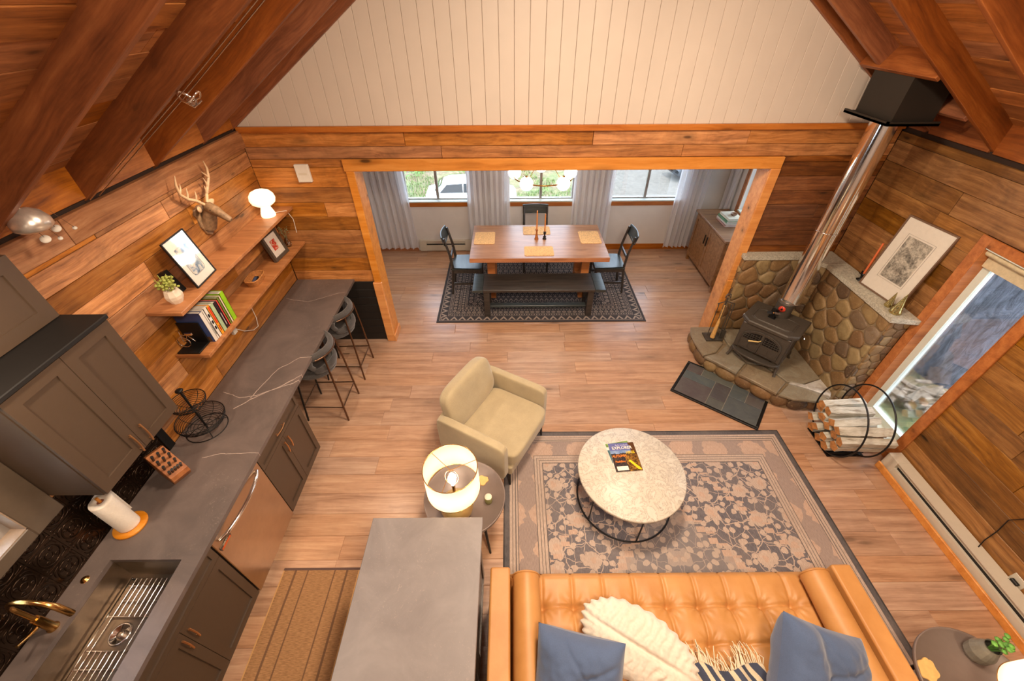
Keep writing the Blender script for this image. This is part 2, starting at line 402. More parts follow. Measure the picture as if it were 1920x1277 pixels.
VE = [(-2.40, 2.31, -2.24, 2.25, .002), (-2.24, 2.25, -2.11, 2.268, .003), (-2.11, 2.268, -1.96, 2.37, .003), (-1.96, 2.37, -1.83, 2.44, .003), (-2.235, 2.12, -2.14, 2.22, .0035), (-2.14, 2.22, -1.83, 2.50, .0035),
      (-2.14, 2.24, -2.115, 2.40, .003), (-2.115, 2.40, -2.06, 2.58, .003), (-2.06, 2.58, -1.94, 2.72, .003), (-1.94, 2.72, -1.83, 2.74, .003), (-2.22, 1.68, -2.08, 1.715, .002), (-2.08, 1.715, -1.83, 1.713, .002), (-2.45, 3.68, -2.2, 3.62, .002), (-2.2, 3.62, -1.85, 3.8, .002)]
m_counter = counter_mat('dark_quartz', (92, 82, 78), (116, 102, 96), .36, True, VE)
m_island = counter_mat('island_quartz', (116, 108, 106), (136, 128, 125), .42, False)
m_glass = glassy('window_glass'); m_pglass = glassy('picture_glass', (1, 1, 1), .01, .05, .14)
m_frameW = plain('white_vinyl', (206, 214, 206), .4, var=.03)
m_frameG = plain('aluminium_frame', (170, 165, 160), .35, .5, var=.03)
m_frameK = plain('grey_window_trim', (92, 78, 64), .4, var=.05)
m_curtain = sheer('sheer_curtain', (246, 245, 248), .38, .12)
m_heater = plain('heater_enamel', (206, 196, 178), .35, var=.02)
m_soffit = plain('flue_box_black', (40, 34, 28), .55, .2, var=.08, nscale=300)
m_leather = NT('tan_leather'); _c = m_leather.co((1, 1, 1)); _n = m_leather.noise(_c, 5, 4, .6); _n2 = m_leather.noise(_c, 90, 3, .6)
_cc = m_leather.ramp(_n, [(.3, lin(180, 124, 66)), (.7, lin(198, 142, 82))]); m_leather.bump(_n2, .15, .002); m_leather = m_leather.fin(_cc, .46)
def fabric(name, rgb, rough=.9, var=.12, scale=260, bump=.25, sheen=.3):
    t = NT(name); c = t.co((1, 1, 1)); n1 = t.noise(c, scale, 2, .5); n2 = t.noise(c, 6, 3, .6)
    b = lin(*rgb); lo = tuple(x * (1 - var) for x in b[:3]) + (1,); hi = tuple(min(1, x * (1 + var)) for x in b[:3]) + (1,)
    col = t.ramp(t.ma('ADD', t.ma('MULTIPLY', n1, .5), t.ma('MULTIPLY', n2, .5)), [(.35, lo), (.65, hi)]); t.bump(n1, bump, .002)
    return t.fin(col, rough, None, Sheen_Weight=sheen)
m_beige = fabric('beige_upholstery', (172, 156, 124)); m_grey = fabric('charcoal_boucle', (72, 68, 66), .95, .35, 160, .5)
m_blue = fabric('blue_cotton', (76, 92, 122)); m_fur = fabric('cream_plush', (216, 204, 188), .95, .08, 60, .5)
m_linen = fabric('throw_navy', (54, 62, 84)); m_cream = fabric('throw_cream', (222, 206, 176))
m_cork = plain('cork', (214, 166, 106), .8, bumpy=.4, var=.3, nscale=60)
m_candle = plain('orange_wax', (232, 150, 76), .45, var=.03); m_candle2 = plain('coral_wax', (214, 108, 62), .45, var=.03)
m_marble = NT('marble'); _c = m_marble.co((1, 1, 1), False); _n = m_marble.noise(_c, 9, 6, .7, 1.6); _n3 = m_marble.noise(_c, 30, 4, .6, 2.)
_cc = m_marble.ramp(_n, [(.40, lin(206, 196, 180)), (.475, lin(204, 194, 178)), (.50, lin(160, 148, 134)), (.525, lin(206, 197, 182)), (.7, lin(216, 208, 194))])
_cc = m_marble.mix(m_marble.ramp(_n3, [(.47, BLACK3), (.5, (.18, .18, .18, 1)), (.53, BLACK3)]), _cc, lin(150, 140, 128)); m_marble = m_marble.fin(_cc, .42)
m_traygrey = plain('grey_metal_tray', (128, 112, 104), .4, .2, var=.03)
m_shade = sheer('lamp_shade_fabric', (252, 240, 216), .55, .02)
m_goldbase = plain('pale_gold_ceramic', (214, 180, 116), .3, .4, var=.05)
m_paper = plain('paper', (216, 208, 196), .6, var=.03); m_cream2 = plain('cream_ceramic', (214, 200, 180), .5, var=.06)
m_bulb = emis('bulb_glow', (1, .84, .62), 70); m_globe = emis('globe_glow', (1, .88, .74), 17); m_mushroom = emis('mushroom_glow', (1, .74, .42), 1.5)
m_bark = NT('tree_bark'); _c = m_bark.co((9, 9, 2.2), False); _n = m_bark.noise(_c, 1.6, 5, .7, 1.2); m_bark.bump(_n, 1., .05)
m_bark = m_bark.fin(m_bark.ramp(_n, [(.35, lin(66, 65, 70)), (.6, lin(112, 111, 120))]), .9)
m_ground = NT('leaf_litter_ground'); _c = m_ground.co((1, 1, 1), False); _n = m_ground.noise(_c, .5, 5, .7, .5); _n2 = m_ground.noise(_c, 3.5, 6, .8)
_cc = m_ground.ramp(_n2, [(.3, lin(64, 54, 38)), (.5, lin(102, 84, 64)), (.68, lin(142, 122, 98))])
_cc = m_ground.mix(m_ground.ramp(_n, [(.42, BLACK3), (.6, (.8, .8, .8, 1))]), _cc, m_ground.ramp(_n2, [(.3, lin(52, 68, 34)), (.6, lin(98, 112, 62)), (.8, lin(150, 142, 88))]))
m_ground.bump(_n2, .8, .03); m_ground = m_ground.fin(_cc, .95)
m_gravel = plain('gravel_drive', (88, 82, 74), .95, bumpy=.5, var=.25, nscale=6)
m_leaf = plain('leaf_green', (96, 150, 60), .6, var=.3, nscale=6); m_leaf2 = plain('succulent_green', (150, 156, 72), .6, var=.3)
m_birch = NT('split_firewood'); _c = m_birch.co((3, 16, 16)); _n = m_birch.noise(_c, 1.6, 5, .7); m_birch.bump(_n, .8, .012)
m_birch = m_birch.fin(m_birch.ramp(_n, [(.32, lin(120, 104, 84)), (.45, lin(186, 180, 164)), (.7, lin(222, 218, 206))]), .8)
m_birchend = plain('log_end', (176, 120, 66), .8, bumpy=.4, var=.3, nscale=40)

# ---------------------------------------------------------------- measures of the room
XL, XR, YF, YD = -2.489, 3.612, 4.075, 6.53
ZE, SL, XA = 2.521, .671, .5615          # rafter underside at the walls, slope, ridge
def zl(x): return ZE + SL * (x - XL)
def zr(x): return ZE + SL * (XR - x)
FL = frame((XL, 0, 0), (0, 1, 0), (0, 0, 1), (1, 0, 0))
FF = frame((0, YF, 0), (1, 0, 0), (0, 0, 1), (0, -1, 0))
FR = frame((XR, 0, 0), (0, -1, 0), (0, 0, 1), (-1, 0, 0))
YB = -3.0

# ---------------------------------------------------------------- floor
fl = MB().box(-2.8, 3.9, .2, 6.9, -.15, -.012).box(-2.8, 3.9, YB - .2, .2, -.15, 0, 1).build('floor', [m_dark, m_laminate], kind='structure')
planks(fl, frame((0, 0, -.012), (1, 0, 0), (0, 1, 0), (0, 0, 1)), -2.62, 3.62, .2, YD + .02, .19, 1.5, .012, m_laminate, gap=.0011, name='floor_plank', prou=0, seed=5)

# ---------------------------------------------------------------- left wall with its planks
kw = (.16, .97, 1.36, 2.05)
wl = holed(MB(), FL @ T(0, 0, -.02), YB, YF + .2, 0, 2.8, [kw], .14).build('wall_left', m_dark, kind='structure')
planks(wl, FL @ T(0, 0, -.02), .0, YF - .001, .915, 2.35, .1435, 1.7, .02, m_rustic, [kw], seed=3, hvar=.12)
board(wl, 'plank', FL @ T(3.1, 2.425, -.015), 1.95, .145, .035, m_beam); board(wl, 'plank', FL @ T(1.2, 2.425, -.015), 1.84, .145, .035, m_beam)
board(wl, 'plank', FL @ T(-1.3, 2.425, -.015), 3.1, .145, .035, m_beam)
# far wall: opening to the dining room, boards, gable
OX0, OX1, OZ = -1.511, 2.53, 2.136
wf = holed(MB(), FF @ T(0, 0, -.02), XL - .1, XR + .1, 0, 2.53, [(OX0 - .02, OX1 + .02, -1, OZ + .02)], .17).build('wall_far', m_dark, kind='structure')
X = FF @ T(0, 0, -.02)
planks(wf, X, XL, OX0 - .08, .88, 2.17, .158, 2.2, .02, m_rustic, seed=8, hvar=.1)
planks(wf, X, XL, XR, 2.246, 2.48, .13, 2.4, .02, m_rustic, seed=21, hvar=.25, name='plank')
planks(wf, X, OX1 + .1, XR, 1.0, 2.246, .155, 1.3, .02, m_rustic_dark, seed=15, hvar=.15)
planks(wf, X, XL, OX0 - .08, 0, .88, .11, 3, .02, m_blackpanel, seed=2)
planks(wf, X, XL, OX0 - .08, 2.17, 2.246, .076, 3, .02, m_rustic, seed=4)
gb = MB(); gb.add([(XL - .1, YF + .03, 2.53), (XR + .1, YF + .03, 2.53), (XR + .1, YF + .03, 2.6), (XA, YF + .03, 4.75), (XL - .1, YF + .03, 2.6), (XL - .1, YF + .15, 2.53), (XR + .1, YF + .15, 2.53), (XR + .1, YF + .15, 2.6), (XA, YF + .15, 4.75), (XL - .1, YF + .15, 2.6)],
       [(0, 1, 2, 3, 4), (9, 8, 7, 6, 5), (0, 5, 6, 1), (2, 7, 8, 3), (3, 8, 9, 4)])
gable = gb.build('wall_gable', m_white, kind='structure')
gx = XL; k = 0
while gx < XR - .01:
    x1 = min(gx + .1265, XR); f = lambda x: min(zl(x), zr(x)) + .1
    pts = [(gx, 2.53), (x1, 2.53), (x1, f(x1))] + ([(XA, f(XA))] if gx < XA < x1 else []) + [(gx, f(gx))]
    mb = MB(); n = len(pts); c = .0035; cx = (gx + x1) / 2
    ip = [(p[0] + (c if p[0] < cx - .02 else -c if p[0] > cx + .02 else 0), p[1]) for p in pts]
    mb.add([(p[0], YF + .03, p[1]) for p in pts] + [(p[0] + (.0008 if p[0] < cx - .02 else -.0008 if p[0] > cx + .02 else 0), YF + .004, p[1]) for p in pts] + [(p[0], YF, p[1]) for p in ip],
           [(i, (i + 1) % n, n + (i + 1) % n, n + i) for i in range(n)] + [(n + i, n + (i + 1) % n, 2 * n + (i + 1) % n, 2 * n + i) for i in range(n)] + [tuple(2 * n + i for i in range(n))])
    mb.build('white_board', m_shiplap, gable); gx = x1
t = MB().box(XL, XR, YF - .028, YF, 2.48, 2.53, ch=.004).build('trim_gable', m_trim, kind='structure')
# casing and jambs of the opening
cs = thing('trim_opening', None, None, kind='structure')
MB().box(-1.604, 2.62, YF - .03, YF, OZ, 2.246, ch=.004).build('head_casing', m_pine, cs)
MB().box(-1.59, OX0, YF - .028, YF, .885, OZ, ch=.004).build('side_casing', m_pine, cs)
MB().box(-1.61, OX0 + .003, YF - .04, YF, 0, .885, ch=.006).build('side_casing', m_pine, cs)
MB().box(OX1, 2.625, YF - .028, YF, .885, OZ, ch=.004).build('side_casing', m_pine, cs)
MB().box(OX1 - .003, 2.645, YF - .04, YF, 0, .885, ch=.006).build('side_casing', m_pine, cs)
MB().box(OX0 - .02, OX0, YF, YF + .21, 0, OZ).build('jamb', m_pine, cs)
MB().box(OX1, OX1 + .02, YF, YF + .21, 0, OZ).build('jamb', m_pine, cs)
MB().box(OX0, OX1, YF, YF + .21, OZ, OZ + .02).build('jamb', m_pine, cs)
MB().box(OX0, OX0 + .018, YF - .045, YF + .23, 0, .1, ch=.004).build('base_block', m_pine, cs)
# right wall
wh = (-2.77, -2.255, .14, 1.95)
wr = holed(MB(), FR @ T(0, 0, -.02), -YF - .2, -YB, 0, 2.8, [wh], .14).build('wall_right', m_dark, kind='structure')
planks(wr, FR @ T(0, 0, -.02), -YF, 1.2, .0, 2.46, .172, 1.9, .02, m_rustic_right, [(-2.84, -2.185, .08, 2.02)], seed=12, hvar=.1, gap=.003)
planks(wr, FR @ T(0, 0, -.02), 1.2, 3.0, .0, 2.46, .172, 1.9, .02, m_rustic_right, seed=13, hvar=.1)
MB().box(XL - .2, XR + .2, YB - .15, YB, 0, 4.9).build('wall_back', m_white, kind='structure')

# ---------------------------------------------------------------- roof: deck boards, rafters, blocking
an = math.atan(SL); ca, sa = math.cos(an), math.sin(an)
cb = MB()
for sgn, xe in ((1, XL), (-1, XR)):
    e = xe - sgn * .3; ze = ZE - SL * .3 + .235
    cb.add([(e, YB - .1, ze), (XA, YB - .1, ze + SL * abs(XA - e)), (XA, YF + .2, ze + SL * abs(XA - e)), (e, YF + .2, ze)] +
           [(e, YB - .1, ze + .1), (XA, YB - .1, ze + .1 + SL * abs(XA - e)), (XA, YF + .2, ze + .1 + SL * abs(XA - e)), (e, YF + .2, ze + .1)],
           [(0, 1, 2, 3), (7, 6, 5, 4), (0, 4, 5, 1), (1, 5, 6, 2), (2, 6, 7, 3), (3, 7, 4, 0)])
ceil = cb.build('ceiling', m_dark, kind='structure')
# deck: local u along y, v up the slope, n facing down into the room
XLd = frame((XL, 0, ZE + .205), (0, -1, 0), (ca, 0, sa), Vector((0, -1, 0)).cross(Vector((ca, 0, sa))))
XRd = frame((XR, 0, ZE + .205), (0, 1, 0), (-ca, 0, sa), Vector((0, 1, 0)).cross(Vector((-ca, 0, sa))))
planks(ceil, XLd @ T(0, 0, -.02), -YF, .6, -.25, 3.67, .165, 2.4, .02, m_roof, seed=31, name='deck_board', hvar=.12)
planks(ceil, XRd @ T(0, 0, -.02), -.6, YF, -.25, 3.67, .165, 2.4, .02, m_roof, seed=32, name='deck_board', hvar=.12)
MB().box(-3.6, -.6, -.25, 3.67, -.02, 0, X=XRd).box(.6, 3.6, -.25, 3.67, -.02, 0, X=XLd).build('deck_behind', m_roof, ceil)
def rafter(side, y, wdt=.042, dep=.2):
    L = (XA - XL + .02) / ca
    X = frame((XL if side < 0 else XR, y, ZE), (ca, 0, sa) if side < 0 else (-ca, 0, sa), (0, 1, 0) if side > 0 else (0, -1, 0), Vector((ca, 0, sa) if side < 0 else (-ca, 0, sa)).cross(Vector((0, 1 if side > 0 else -1, 0))))
    # build with local x along slope; local z = plane normal, so offset upwards
    zs = 1 if X[2][2] > 0 else -1
    a, b = sorted((0, zs * dep * ca))
    MB().box(-.12, L, -wdt / 2, wdt / 2, a, b, ch=.003).build('rafter', m_rafter, ceil, X=X)
for y in (4.053, 3.6, 2.995, 2.39, 1.79, 1.18, .57, -.04, -.65, -1.3, -2.0): rafter(-1, y)
for y in (4.053, 3.83, 3.22, 2.6, 1.99, 1.38, .77, .15, -.5, -1.2, -1.9): rafter(1, y)
for a, b in ((3.62, 4.03), (3.015, 3.58), (2.41, 2.975), (1.81, 2.37), (1.2, 1.77), (.6, 1.16)):
    board(ceil, 'blocking', FL @ T((a + b) / 2, 2.62, -.03), b - a, .19, .03, m_roof)
for a, b in ((3.85, 4.03), (3.24, 3.81), (2.62, 3.2), (2.01, 2.58), (1.4, 1.97), (.8, 1.36)):
    board(ceil, 'blocking', FR @ T(-(a + b) / 2, 2.6, -.03), b - a, .2, .03, m_rafter)
for xb, y0, y1 in ((2.97, 3.24, 4.03), (3.34, 3.24, 4.03)):
    X = frame((xb, 0, zr(xb) + .1), (0, 1, 0), (sa * 1.0, 0, ca), Vector((0, 1, 0)).cross(Vector((sa, 0, ca))))
    MB().box(y0, y1, -.1, .08, -.02, .02, ch=.003).build('blocking', m_rafter, ceil, X=X)

# ---------------------------------------------------------------- dining room shell
FD = frame((0, YD, 0), (1, 0, 0), (0, 0, 1), (0, -1, 0))
WN = [(-1.72, -.66, .86, 2.05), (-.05, 1.04, .86, 2.05), (1.62, 2.80, .86, 2.05)]
holed(MB(), FD, -2.75, 3.65, 0, 2.4, WN, .15).build('wall_dining_far', m_white, kind='structure')
MB().box(-2.75, -2.62, YF + .19, YD, 0, 2.4).build('wall_dining_left', m_white, kind='structure')
XD = 3.5; FDR = frame((XD, 0, 0), (0, -1, 0), (0, 0, 1), (-1, 0, 0))
wdr = (-6.02, -4.9, .9, 2.0)
holed(MB(), FDR, -YD - .1, -YF - .19, 0, 2.4, [wdr], .15).build('wall_dining_right', m_white, kind='structure')
MB().box(-2.75, 3.65, YF + .18, YD + .15, 2.3, 2.42).build('ceiling_dining', m_white, kind='structure')
holed(MB(), frame((0, YF + .2, 0), (-1, 0, 0), (0, 0, 1), (0, 1, 0)), -XR - .1, -XL + .2, 0, 2.4, [(-OX1 - .02, -OX0 + .02, -1, OZ + .02)], .01).build('wall_dining_near', m_white, kind='structure')
MB().box(-2.62, -1.62, YD - .018, YD, 0, .1, ch=.003).build('baseboard_dining', m_trim, kind='structure')
MB().box(-.64, XD, YD - .018, YD, 0, .1, ch=.003).build('baseboard_dining', m_trim, kind='structure')
MB().box(XD - .018, XD, YF + .2, YD - .02, 0, .1, ch=.003).build('baseboard_dining_right', m_trim, kind='structure')
def window(name, X, u0, u1, v0, v1, dep=.1, mf=m_frameG, ms=m_frameW, split=True, sill=True, apron=True, fw=.035, mcas=m_trim, cas=False):
    w_ = thing(name, None, None, kind='structure')
    mb = MB()
    for a, b, c, d in ((u0, u1, v0, v0 + fw), (u0, u1, v1 - fw, v1), (u0, u0 + fw, v0 + fw, v1 - fw), (u1 - fw, u1, v0 + fw, v1 - fw)): mb.box(a, b, c, d, -dep - .03, -dep + .02, X=X)
    mb.build('frame', mf, w_)
    if split:
        um = (u0 + u1) / 2
        MB().box(um - .02, um + .02, v0 + fw, v1 - fw, -dep - .02, -dep + .03, X=X).build('mullion', mf, w_)
        MB().box(u0 + fw, um - .02, v0 + fw, v1 - fw, -dep - .006, -dep, X=X).build('pane', m_glass, w_); MB().box(um + .02, u1 - fw, v0 + fw, v1 - fw, -dep - .016, -dep - .01, X=X).build('pane', m_glass, w_)
    else: MB().box(u0 + fw, u1 - fw, v0 + fw, v1 - fw, -dep - .006, -dep, X=X).build('pane', m_glass, w_)
    if sill: MB().box(u0, u1, v0 - .001, v0 + .02, -dep + .02, .022, X=X, ch=.003).build('sill', ms, w_)
    if apron: MB().box(u0 + .02, u1 - .02, v0 - .07, v0 - .001, 0, .018, X=X, ch=.003).build('apron', mcas, w_)
    return w_
for i, h in enumerate(WN): window('window_%d' % (i + 1), FD, h[0], h[1], h[2], h[3])
w4 = window('window_4', FDR, *wdr, mf=m_frameW, apron=False)
for a, b, c, d in ((wdr[0] - .08, wdr[0], wdr[2] - .08, wdr[3]), (wdr[0], wdr[1], wdr[2] - .08, wdr[2])): MB().box(a, b, c, d, 0, .02, X=FDR, ch=.003).build('casing', m_trim, w4)
w5 = window('window_5', FR, *wh, dep=.1, mf=m_frameW, split=False, sill=False, apron=False, fw=.065)
for a, b, c, d in ((wh[0] - .08, wh[0], wh[2] - .075, wh[3] + .075), (wh[1], wh[1] + .08, wh[2] - .075, wh[3] + .075), (wh[0], wh[1], wh[3], wh[3] + .075), (wh[0], wh[1], wh[2] - .075, wh[2])):
    MB().box(a, b, c, d, 0, .022, X=FR, ch=.004).build('casing', m_trim, w5)
for a, b, c, d in ((wh[0], wh[0] + .006, wh[2], wh[3]), (wh[1] - .006, wh[1], wh[2], wh[3]), (wh[0], wh[1], wh[2], wh[2] + .006), (wh[0], wh[1], wh[3] - .006, wh[3])):
    MB().box(a, b, c, d, -.08, .02, X=FR).build('reveal', m_trim if c == wh[2] and d == wh[3] else m_frameW, w5)
bl = thing('roller_blind', 'cream roller blind wound up at the head of the tall window', 'blind', (XR + .03, 2.5, 1.9))
MB().cyl((XR + .03, 2.26, 1.915), (XR + .03, 2.765, 1.915), .026, n=16).build('roll', plain('blind_cloth', (200, 184, 150), .7), bl, W=True)
MB().box(XR + .052, XR + .055, 2.265, 2.76, 1.8, 1.915).build('cloth', plain('blind_cloth_hem', (196, 180, 148), .7), bl, W=True)
w6 = window('window_6', FL, *kw, dep=.08, mf=m_frameG, split=True, sill=False, apron=False)
for a, b, c, d in ((kw[1], kw[1] + .158, kw[2] - .075, kw[3] + .07), (kw[0] - .07, kw[1], kw[2] - .075, kw[2])): MB().box(a, b, c, d, -.005, .022, X=FL, ch=.004).build('casing', m_frameK, w6)
for a, b, c, d in ((kw[0], kw[1], kw[2], kw[2] + .006), (kw[1] - .006, kw[1], kw[2], kw[3])): MB().box(a, b, c, d, -.06, .018, X=FL).build('reveal', plain('beige_reveal', (150, 128, 108), .4), w6)

def curtain(label, X, u0, u1, z0, z1, folds, amp=.035, seed=0, flare=.0):
    r = random.Random(seed); ph = r.uniform(0, 6)
    def fn(a, b):
        z = z1 + (z0 - z1) * b; s = a * folds * 2 * PI + ph + .5 * math.sin(b * 3 + a * 5)
        u = u0 + (u1 - u0) * a + flare * b * (a if u1 > u0 else 1 - a) + .012 * math.sin(s * 2)
        return (u, z, .05 + amp * (math.sin(s) + .3 * math.sin(2.3 * s + 1)) * (.75 + .35 * b))
    mb = MB().grid(folds * 12 + 1, 24, fn, X=X)
    o = mb.build('curtain', m_curtain); return tag(o, label, 'curtain', 'white sheer curtains in the dining room')
curtain('white sheer curtain in the corner left of the window with the white car', FD, -2.58, -1.72, .06, 2.25, 9, seed=1, flare=.12)
curtain('white sheer curtain on the wall between the white car window and the middle window', FD, -.70, .0, .06, 2.25, 8, seed=2)
curtain('white sheer curtain on the wall between the middle window and the gravel drive window', FD, 1.01, 1.64, .06, 2.25, 7, seed=3)
curtain('white sheer curtain in the corner between the gravel drive window and the sideboard', FD, 2.66, 3.12, .06, 2.25, 6, seed=4)
curtain('white sheer curtain on the side wall behind the sideboard with the books', FDR, -6.46, -6.24, .06, 2.25, 5, seed=5)
# baseboard heaters
def heater(name, label, X, u0, u1, h=.2, d=.06):
    o = thing(name, label, 'heater', X @ Vector(((u0 + u1) / 2, 0, 0)))
    b = MB(); b.box(u0, u1, .02, h * .62, 0, d, X=X); b.box(u0, u1, h * .62, h * .7, 0, .02, X=X); b.box(u0, u1, h * .72, h * .95, 0, d * .75, X=X); b.box(u0, u1, .95 * h, h, 0, d * .98, X=X)
    b.build('housing', m_heater, o, W=True)
    MB().box(u0 + .12, u1 - .12, h * .62, h * .72, .015, d * .8, X=X).build('vent_slot', m_cabd, o, W=True)
    for a in (u0, u1): MB().box(a - .003 if a == u0 else a - .11, a + .11 if a == u0 else a + .003, 0.015, h + .004, 0, d + .004, X=X, ch=.003).build('end_cap', m_heater, o, W=True)
    return o
heater('baseboard_heater', 'long cream baseboard heater running along the golden plank wall', FR @ T(0, 0, .02), -2.16, 1.0, .19, .11)
heater('baseboard_heater', 'short white baseboard heater under the window with the white car', FD, -1.58, -.68, .2, .06)
MB().box(XR - .165, XR - .145, -1, 2.16, 0, .07, ch=.004).build('baseboard_right', m_pine, kind='structure')
MB().box(XR - .022, XR, 2.17, 2.86, 0, .08, ch=.004).build('baseboard_right_window', m_trim, kind='structure')

# ---------------------------------------------------------------- kitchen
def shaker(mb, X, u0, u1, v0, v1, t=.019, r=.055, ch=.0015):
    """a shaker front: frame and a recessed field, lying on z=0 of X"""
    mb.box(u0, u0 + r, v0, v1, 0, t, X=X); mb.box(u1 - r, u1, v0, v1, 0, t, X=X)
    mb.box(u0 + r, u1 - r, v0, v0 + r, 0, t, X=X); mb.box(u0 + r, u1 - r, v1 - r, v1, 0, t, X=X)
    mb.box(u0 + r, u1 - r, v0 + r, v1 - r, 0, t * .5, X=X)
    return mb
def pull(parent, X, u, v, vert=True, L=.13, name='handle'):
    mb = MB(); n = 9; h = L / 2
    pts = [((0 if vert else -h + L * i / n), (-h + L * i / n if vert else 0), .030 + .008 * math.sin(PI * i / n)) for i in range(n + 1)]
    pts = [(u + a, v + b, c) for a, b, c in pts]
    mb.tube(pts, .0055, 8, X=X)
    for s in (-.36, .36):
        p = (u + (0 if vert else s * L), v + (s * L if vert else 0)); mb.cyl((p[0], p[1], 0.015), (p[0], p[1], .034), .0045, n=8, X=X)
    return mb.build(name, m_brass, parent, W=True)
FK = frame((-1.872, 0, 0), (0, 1, 0), (0, 0, 1), (1, 0, 0))
def base_cab(label, y0, y1, kind):
    o = thing('base_cabinet', label, 'cabinet', (-2.16, (y0 + y1) / 2, 0), group=None)
    bd = MB().box(-2.465, -1.93, y0, y1, 0, .1)
    if kind == 'far': bd.box(-2.465, -1.874, y0, y1, .1, .884)
    else: bd.box(-2.465, -1.874, y0, y1, .1, .66).box(-1.915, -1.874, y0, y1, .66, .884).box(-2.465, -1.915, y1 - .012, y1, .66, .884)
    bd.build('body', m_cab, o, W=True)
    ym = (y0 + y1) / 2; g = .003
    if kind == 'far':
        d = shaker(MB(), FK, y0 + g, y1 - g, .722, .876, r=.03).build('drawer', m_cab, o, W=True); pull(o, FK, ym, .80, False)
    else: shaker(MB(), FK, y0 + g, y1 - g, .735, .876, r=.04).build('panel', m_cab, o, W=True)
    vt = .716 if kind == 'far' else .729
    for a, b, s in ((y0 + g, ym - g / 2, 1), (ym + g / 2, y1 - g, -1)):
        shaker(MB(), FK, a, b, .108, vt).build('door', m_cab, o, W=True)
        pull(o, FK, (b - .028) if s > 0 else (a + .028), vt - .105)
    return o
base_cab('dark base cabinet with one drawer over two doors beside the bar stools', 1.685, 2.338, 'far')
base_cab('dark base cabinet under the sink with two doors', .27, 1.085, 'sink')
base_cab('dark base cabinet past the sink at the very bottom edge of the view', -.5, .267, 'sink')
dw = thing('dishwasher', 'stainless dishwasher with a bowed bar handle and an orange magnet', 'dishwasher', (-2.15, 1.385, 0))
MB().box(-2.44, -1.872, 1.09, 1.68, .1, .88).build('body', m_black, dw, W=True)
MB().box(1.093, 1.677, .105, .876, 0, .026, X=FK, ch=.004).build('door', m_steel, dw, W=True)
hp = [(1.14 + .49 * i / 14, .82, .03 + .045 * math.sin(PI * i / 14) ** .6) for i in range(15)]
MB().tube(hp, .013, 10, X=FK).build('handle', m_chrome, dw, W=True)
MB().box(1.10, 1.67, .02, .1, -.06, -.05, X=FK).build('toe_kick', m_black, dw, W=True)
FKm = FK @ T(1.16, .755, .0265)
mg = thing('dishwasher_magnet', 'small dark magnet sign with orange lettering on the dishwasher door', 'magnet', FKm @ Vector((0, 0, 0)))
MB().prism([(-.05, -.018), (.05, -.018), (.055, 0), (.05, .018), (-.05, .018), (-.055, 0)], 0, .004, X=FKm).build('plate', plain('magnet_steel', (96, 84, 74), .4, .5), mg, W=True)
MB().box(-.046, .046, -.016, .0, .004, .005, X=FKm).build('band', plain('magnet_orange', (206, 92, 40), .5), mg, W=True)
def text(s, X, size, mat, parent, name='lettering', ext=.0004, align='CENTER', sx=1., bold=0.):
    cu = bpy.data.curves.new(name, 'FONT'); cu.body = s; cu.size = size; cu.extrude = ext; cu.align_x = align; cu.align_y = 'CENTER'; cu.resolution_u = 3; cu.offset = bold
    tmp = bpy.data.objects.new('tmp_text', cu); COL.objects.link(tmp)
    dg = bpy.context.evaluated_depsgraph_get(); me = bpy.data.meshes.new_from_object(tmp.evaluated_get(dg))
    bpy.data.objects.remove(tmp); me.name = name; me.materials.clear(); me.materials.append(mat)
    me.transform(X @ Matrix.Diagonal((sx, 1, 1, 1)))
    o = bpy.data.objects.new(name, me); COL.objects.link(o)
    if parent is not None: o.parent = parent; o.matrix_parent_inverse = WM[parent].inverted()
    return o
text('DIRTY', FKm @ T(0, .009, .005), .019, plain('magnet_cream', (224, 206, 176), .5), mg)
# countertop with the sink cut out
SK = (-2.352, -1.935, .26, .99)
ct = MB(); holed(ct, frame((0, 0, .917), (1, 0, 0), (0, 1, 0), (0, 0, 1)), XL + .001, -1.827, -.55, YF - .001, [SK], .032)
ct = tag(ct.build('countertop', m_counter), 'long dark stone worktop with pale veins running down the plank wall', 'worktop')
sk = thing('kitchen_sink', 'undermount steel sink with a wire rack in the dark worktop', 'sink', (-2.14, .62, .69))
b = MB(); x0, x1, y0, y1 = SK; z0, z1 = .70, .884; tk = .004
b.box(x0 - .006, x0, y0, y1, z0, z1); b.box(x1, x1 + .006, y0, y1, z0, z1); b.box(x0 - .006, x1 + .006, y1, y1 + .006, z0, z1); b.box(x0 - .006, x1 + .006, y0 - .006, y0, z0, z1); b.box(x0 - .006, x1 + .006, y0 - .006, y1 + .006, z0 - .006, z0)
b.build('basin', m_steeldark, sk, W=True)
MB().lathe([(.001, .001), (.02, .001), (.022, .006), (.045, .006), (.047, .009), (.056, .009), (.058, .0)], (-2.20, .68, z0), 28).build('drain', m_chrome, sk, W=True)
MB().lathe([(.001, .006), (.016, .010), (.018, .004)], (-2.20, .68, z0), 16).build('strainer', m_steel, sk, W=True)
rk = thing('sink_rack', 'steel wire rack lying in the bottom of the sink', 'rack', (-2.14, .62, .715))
b = MB(); rz_ = .722; rad = .0028
rim = [(x0 + .03, y0 + .03), (x1 - .02, y0 + .03), (x1 - .02, y1 - .03), (x0 + .03, y1 - .03)]
b.tube([(p[0], p[1], rz_) for p in rim], .004, 8, closed=True); b.build('rim', m_chrome, rk, W=True)
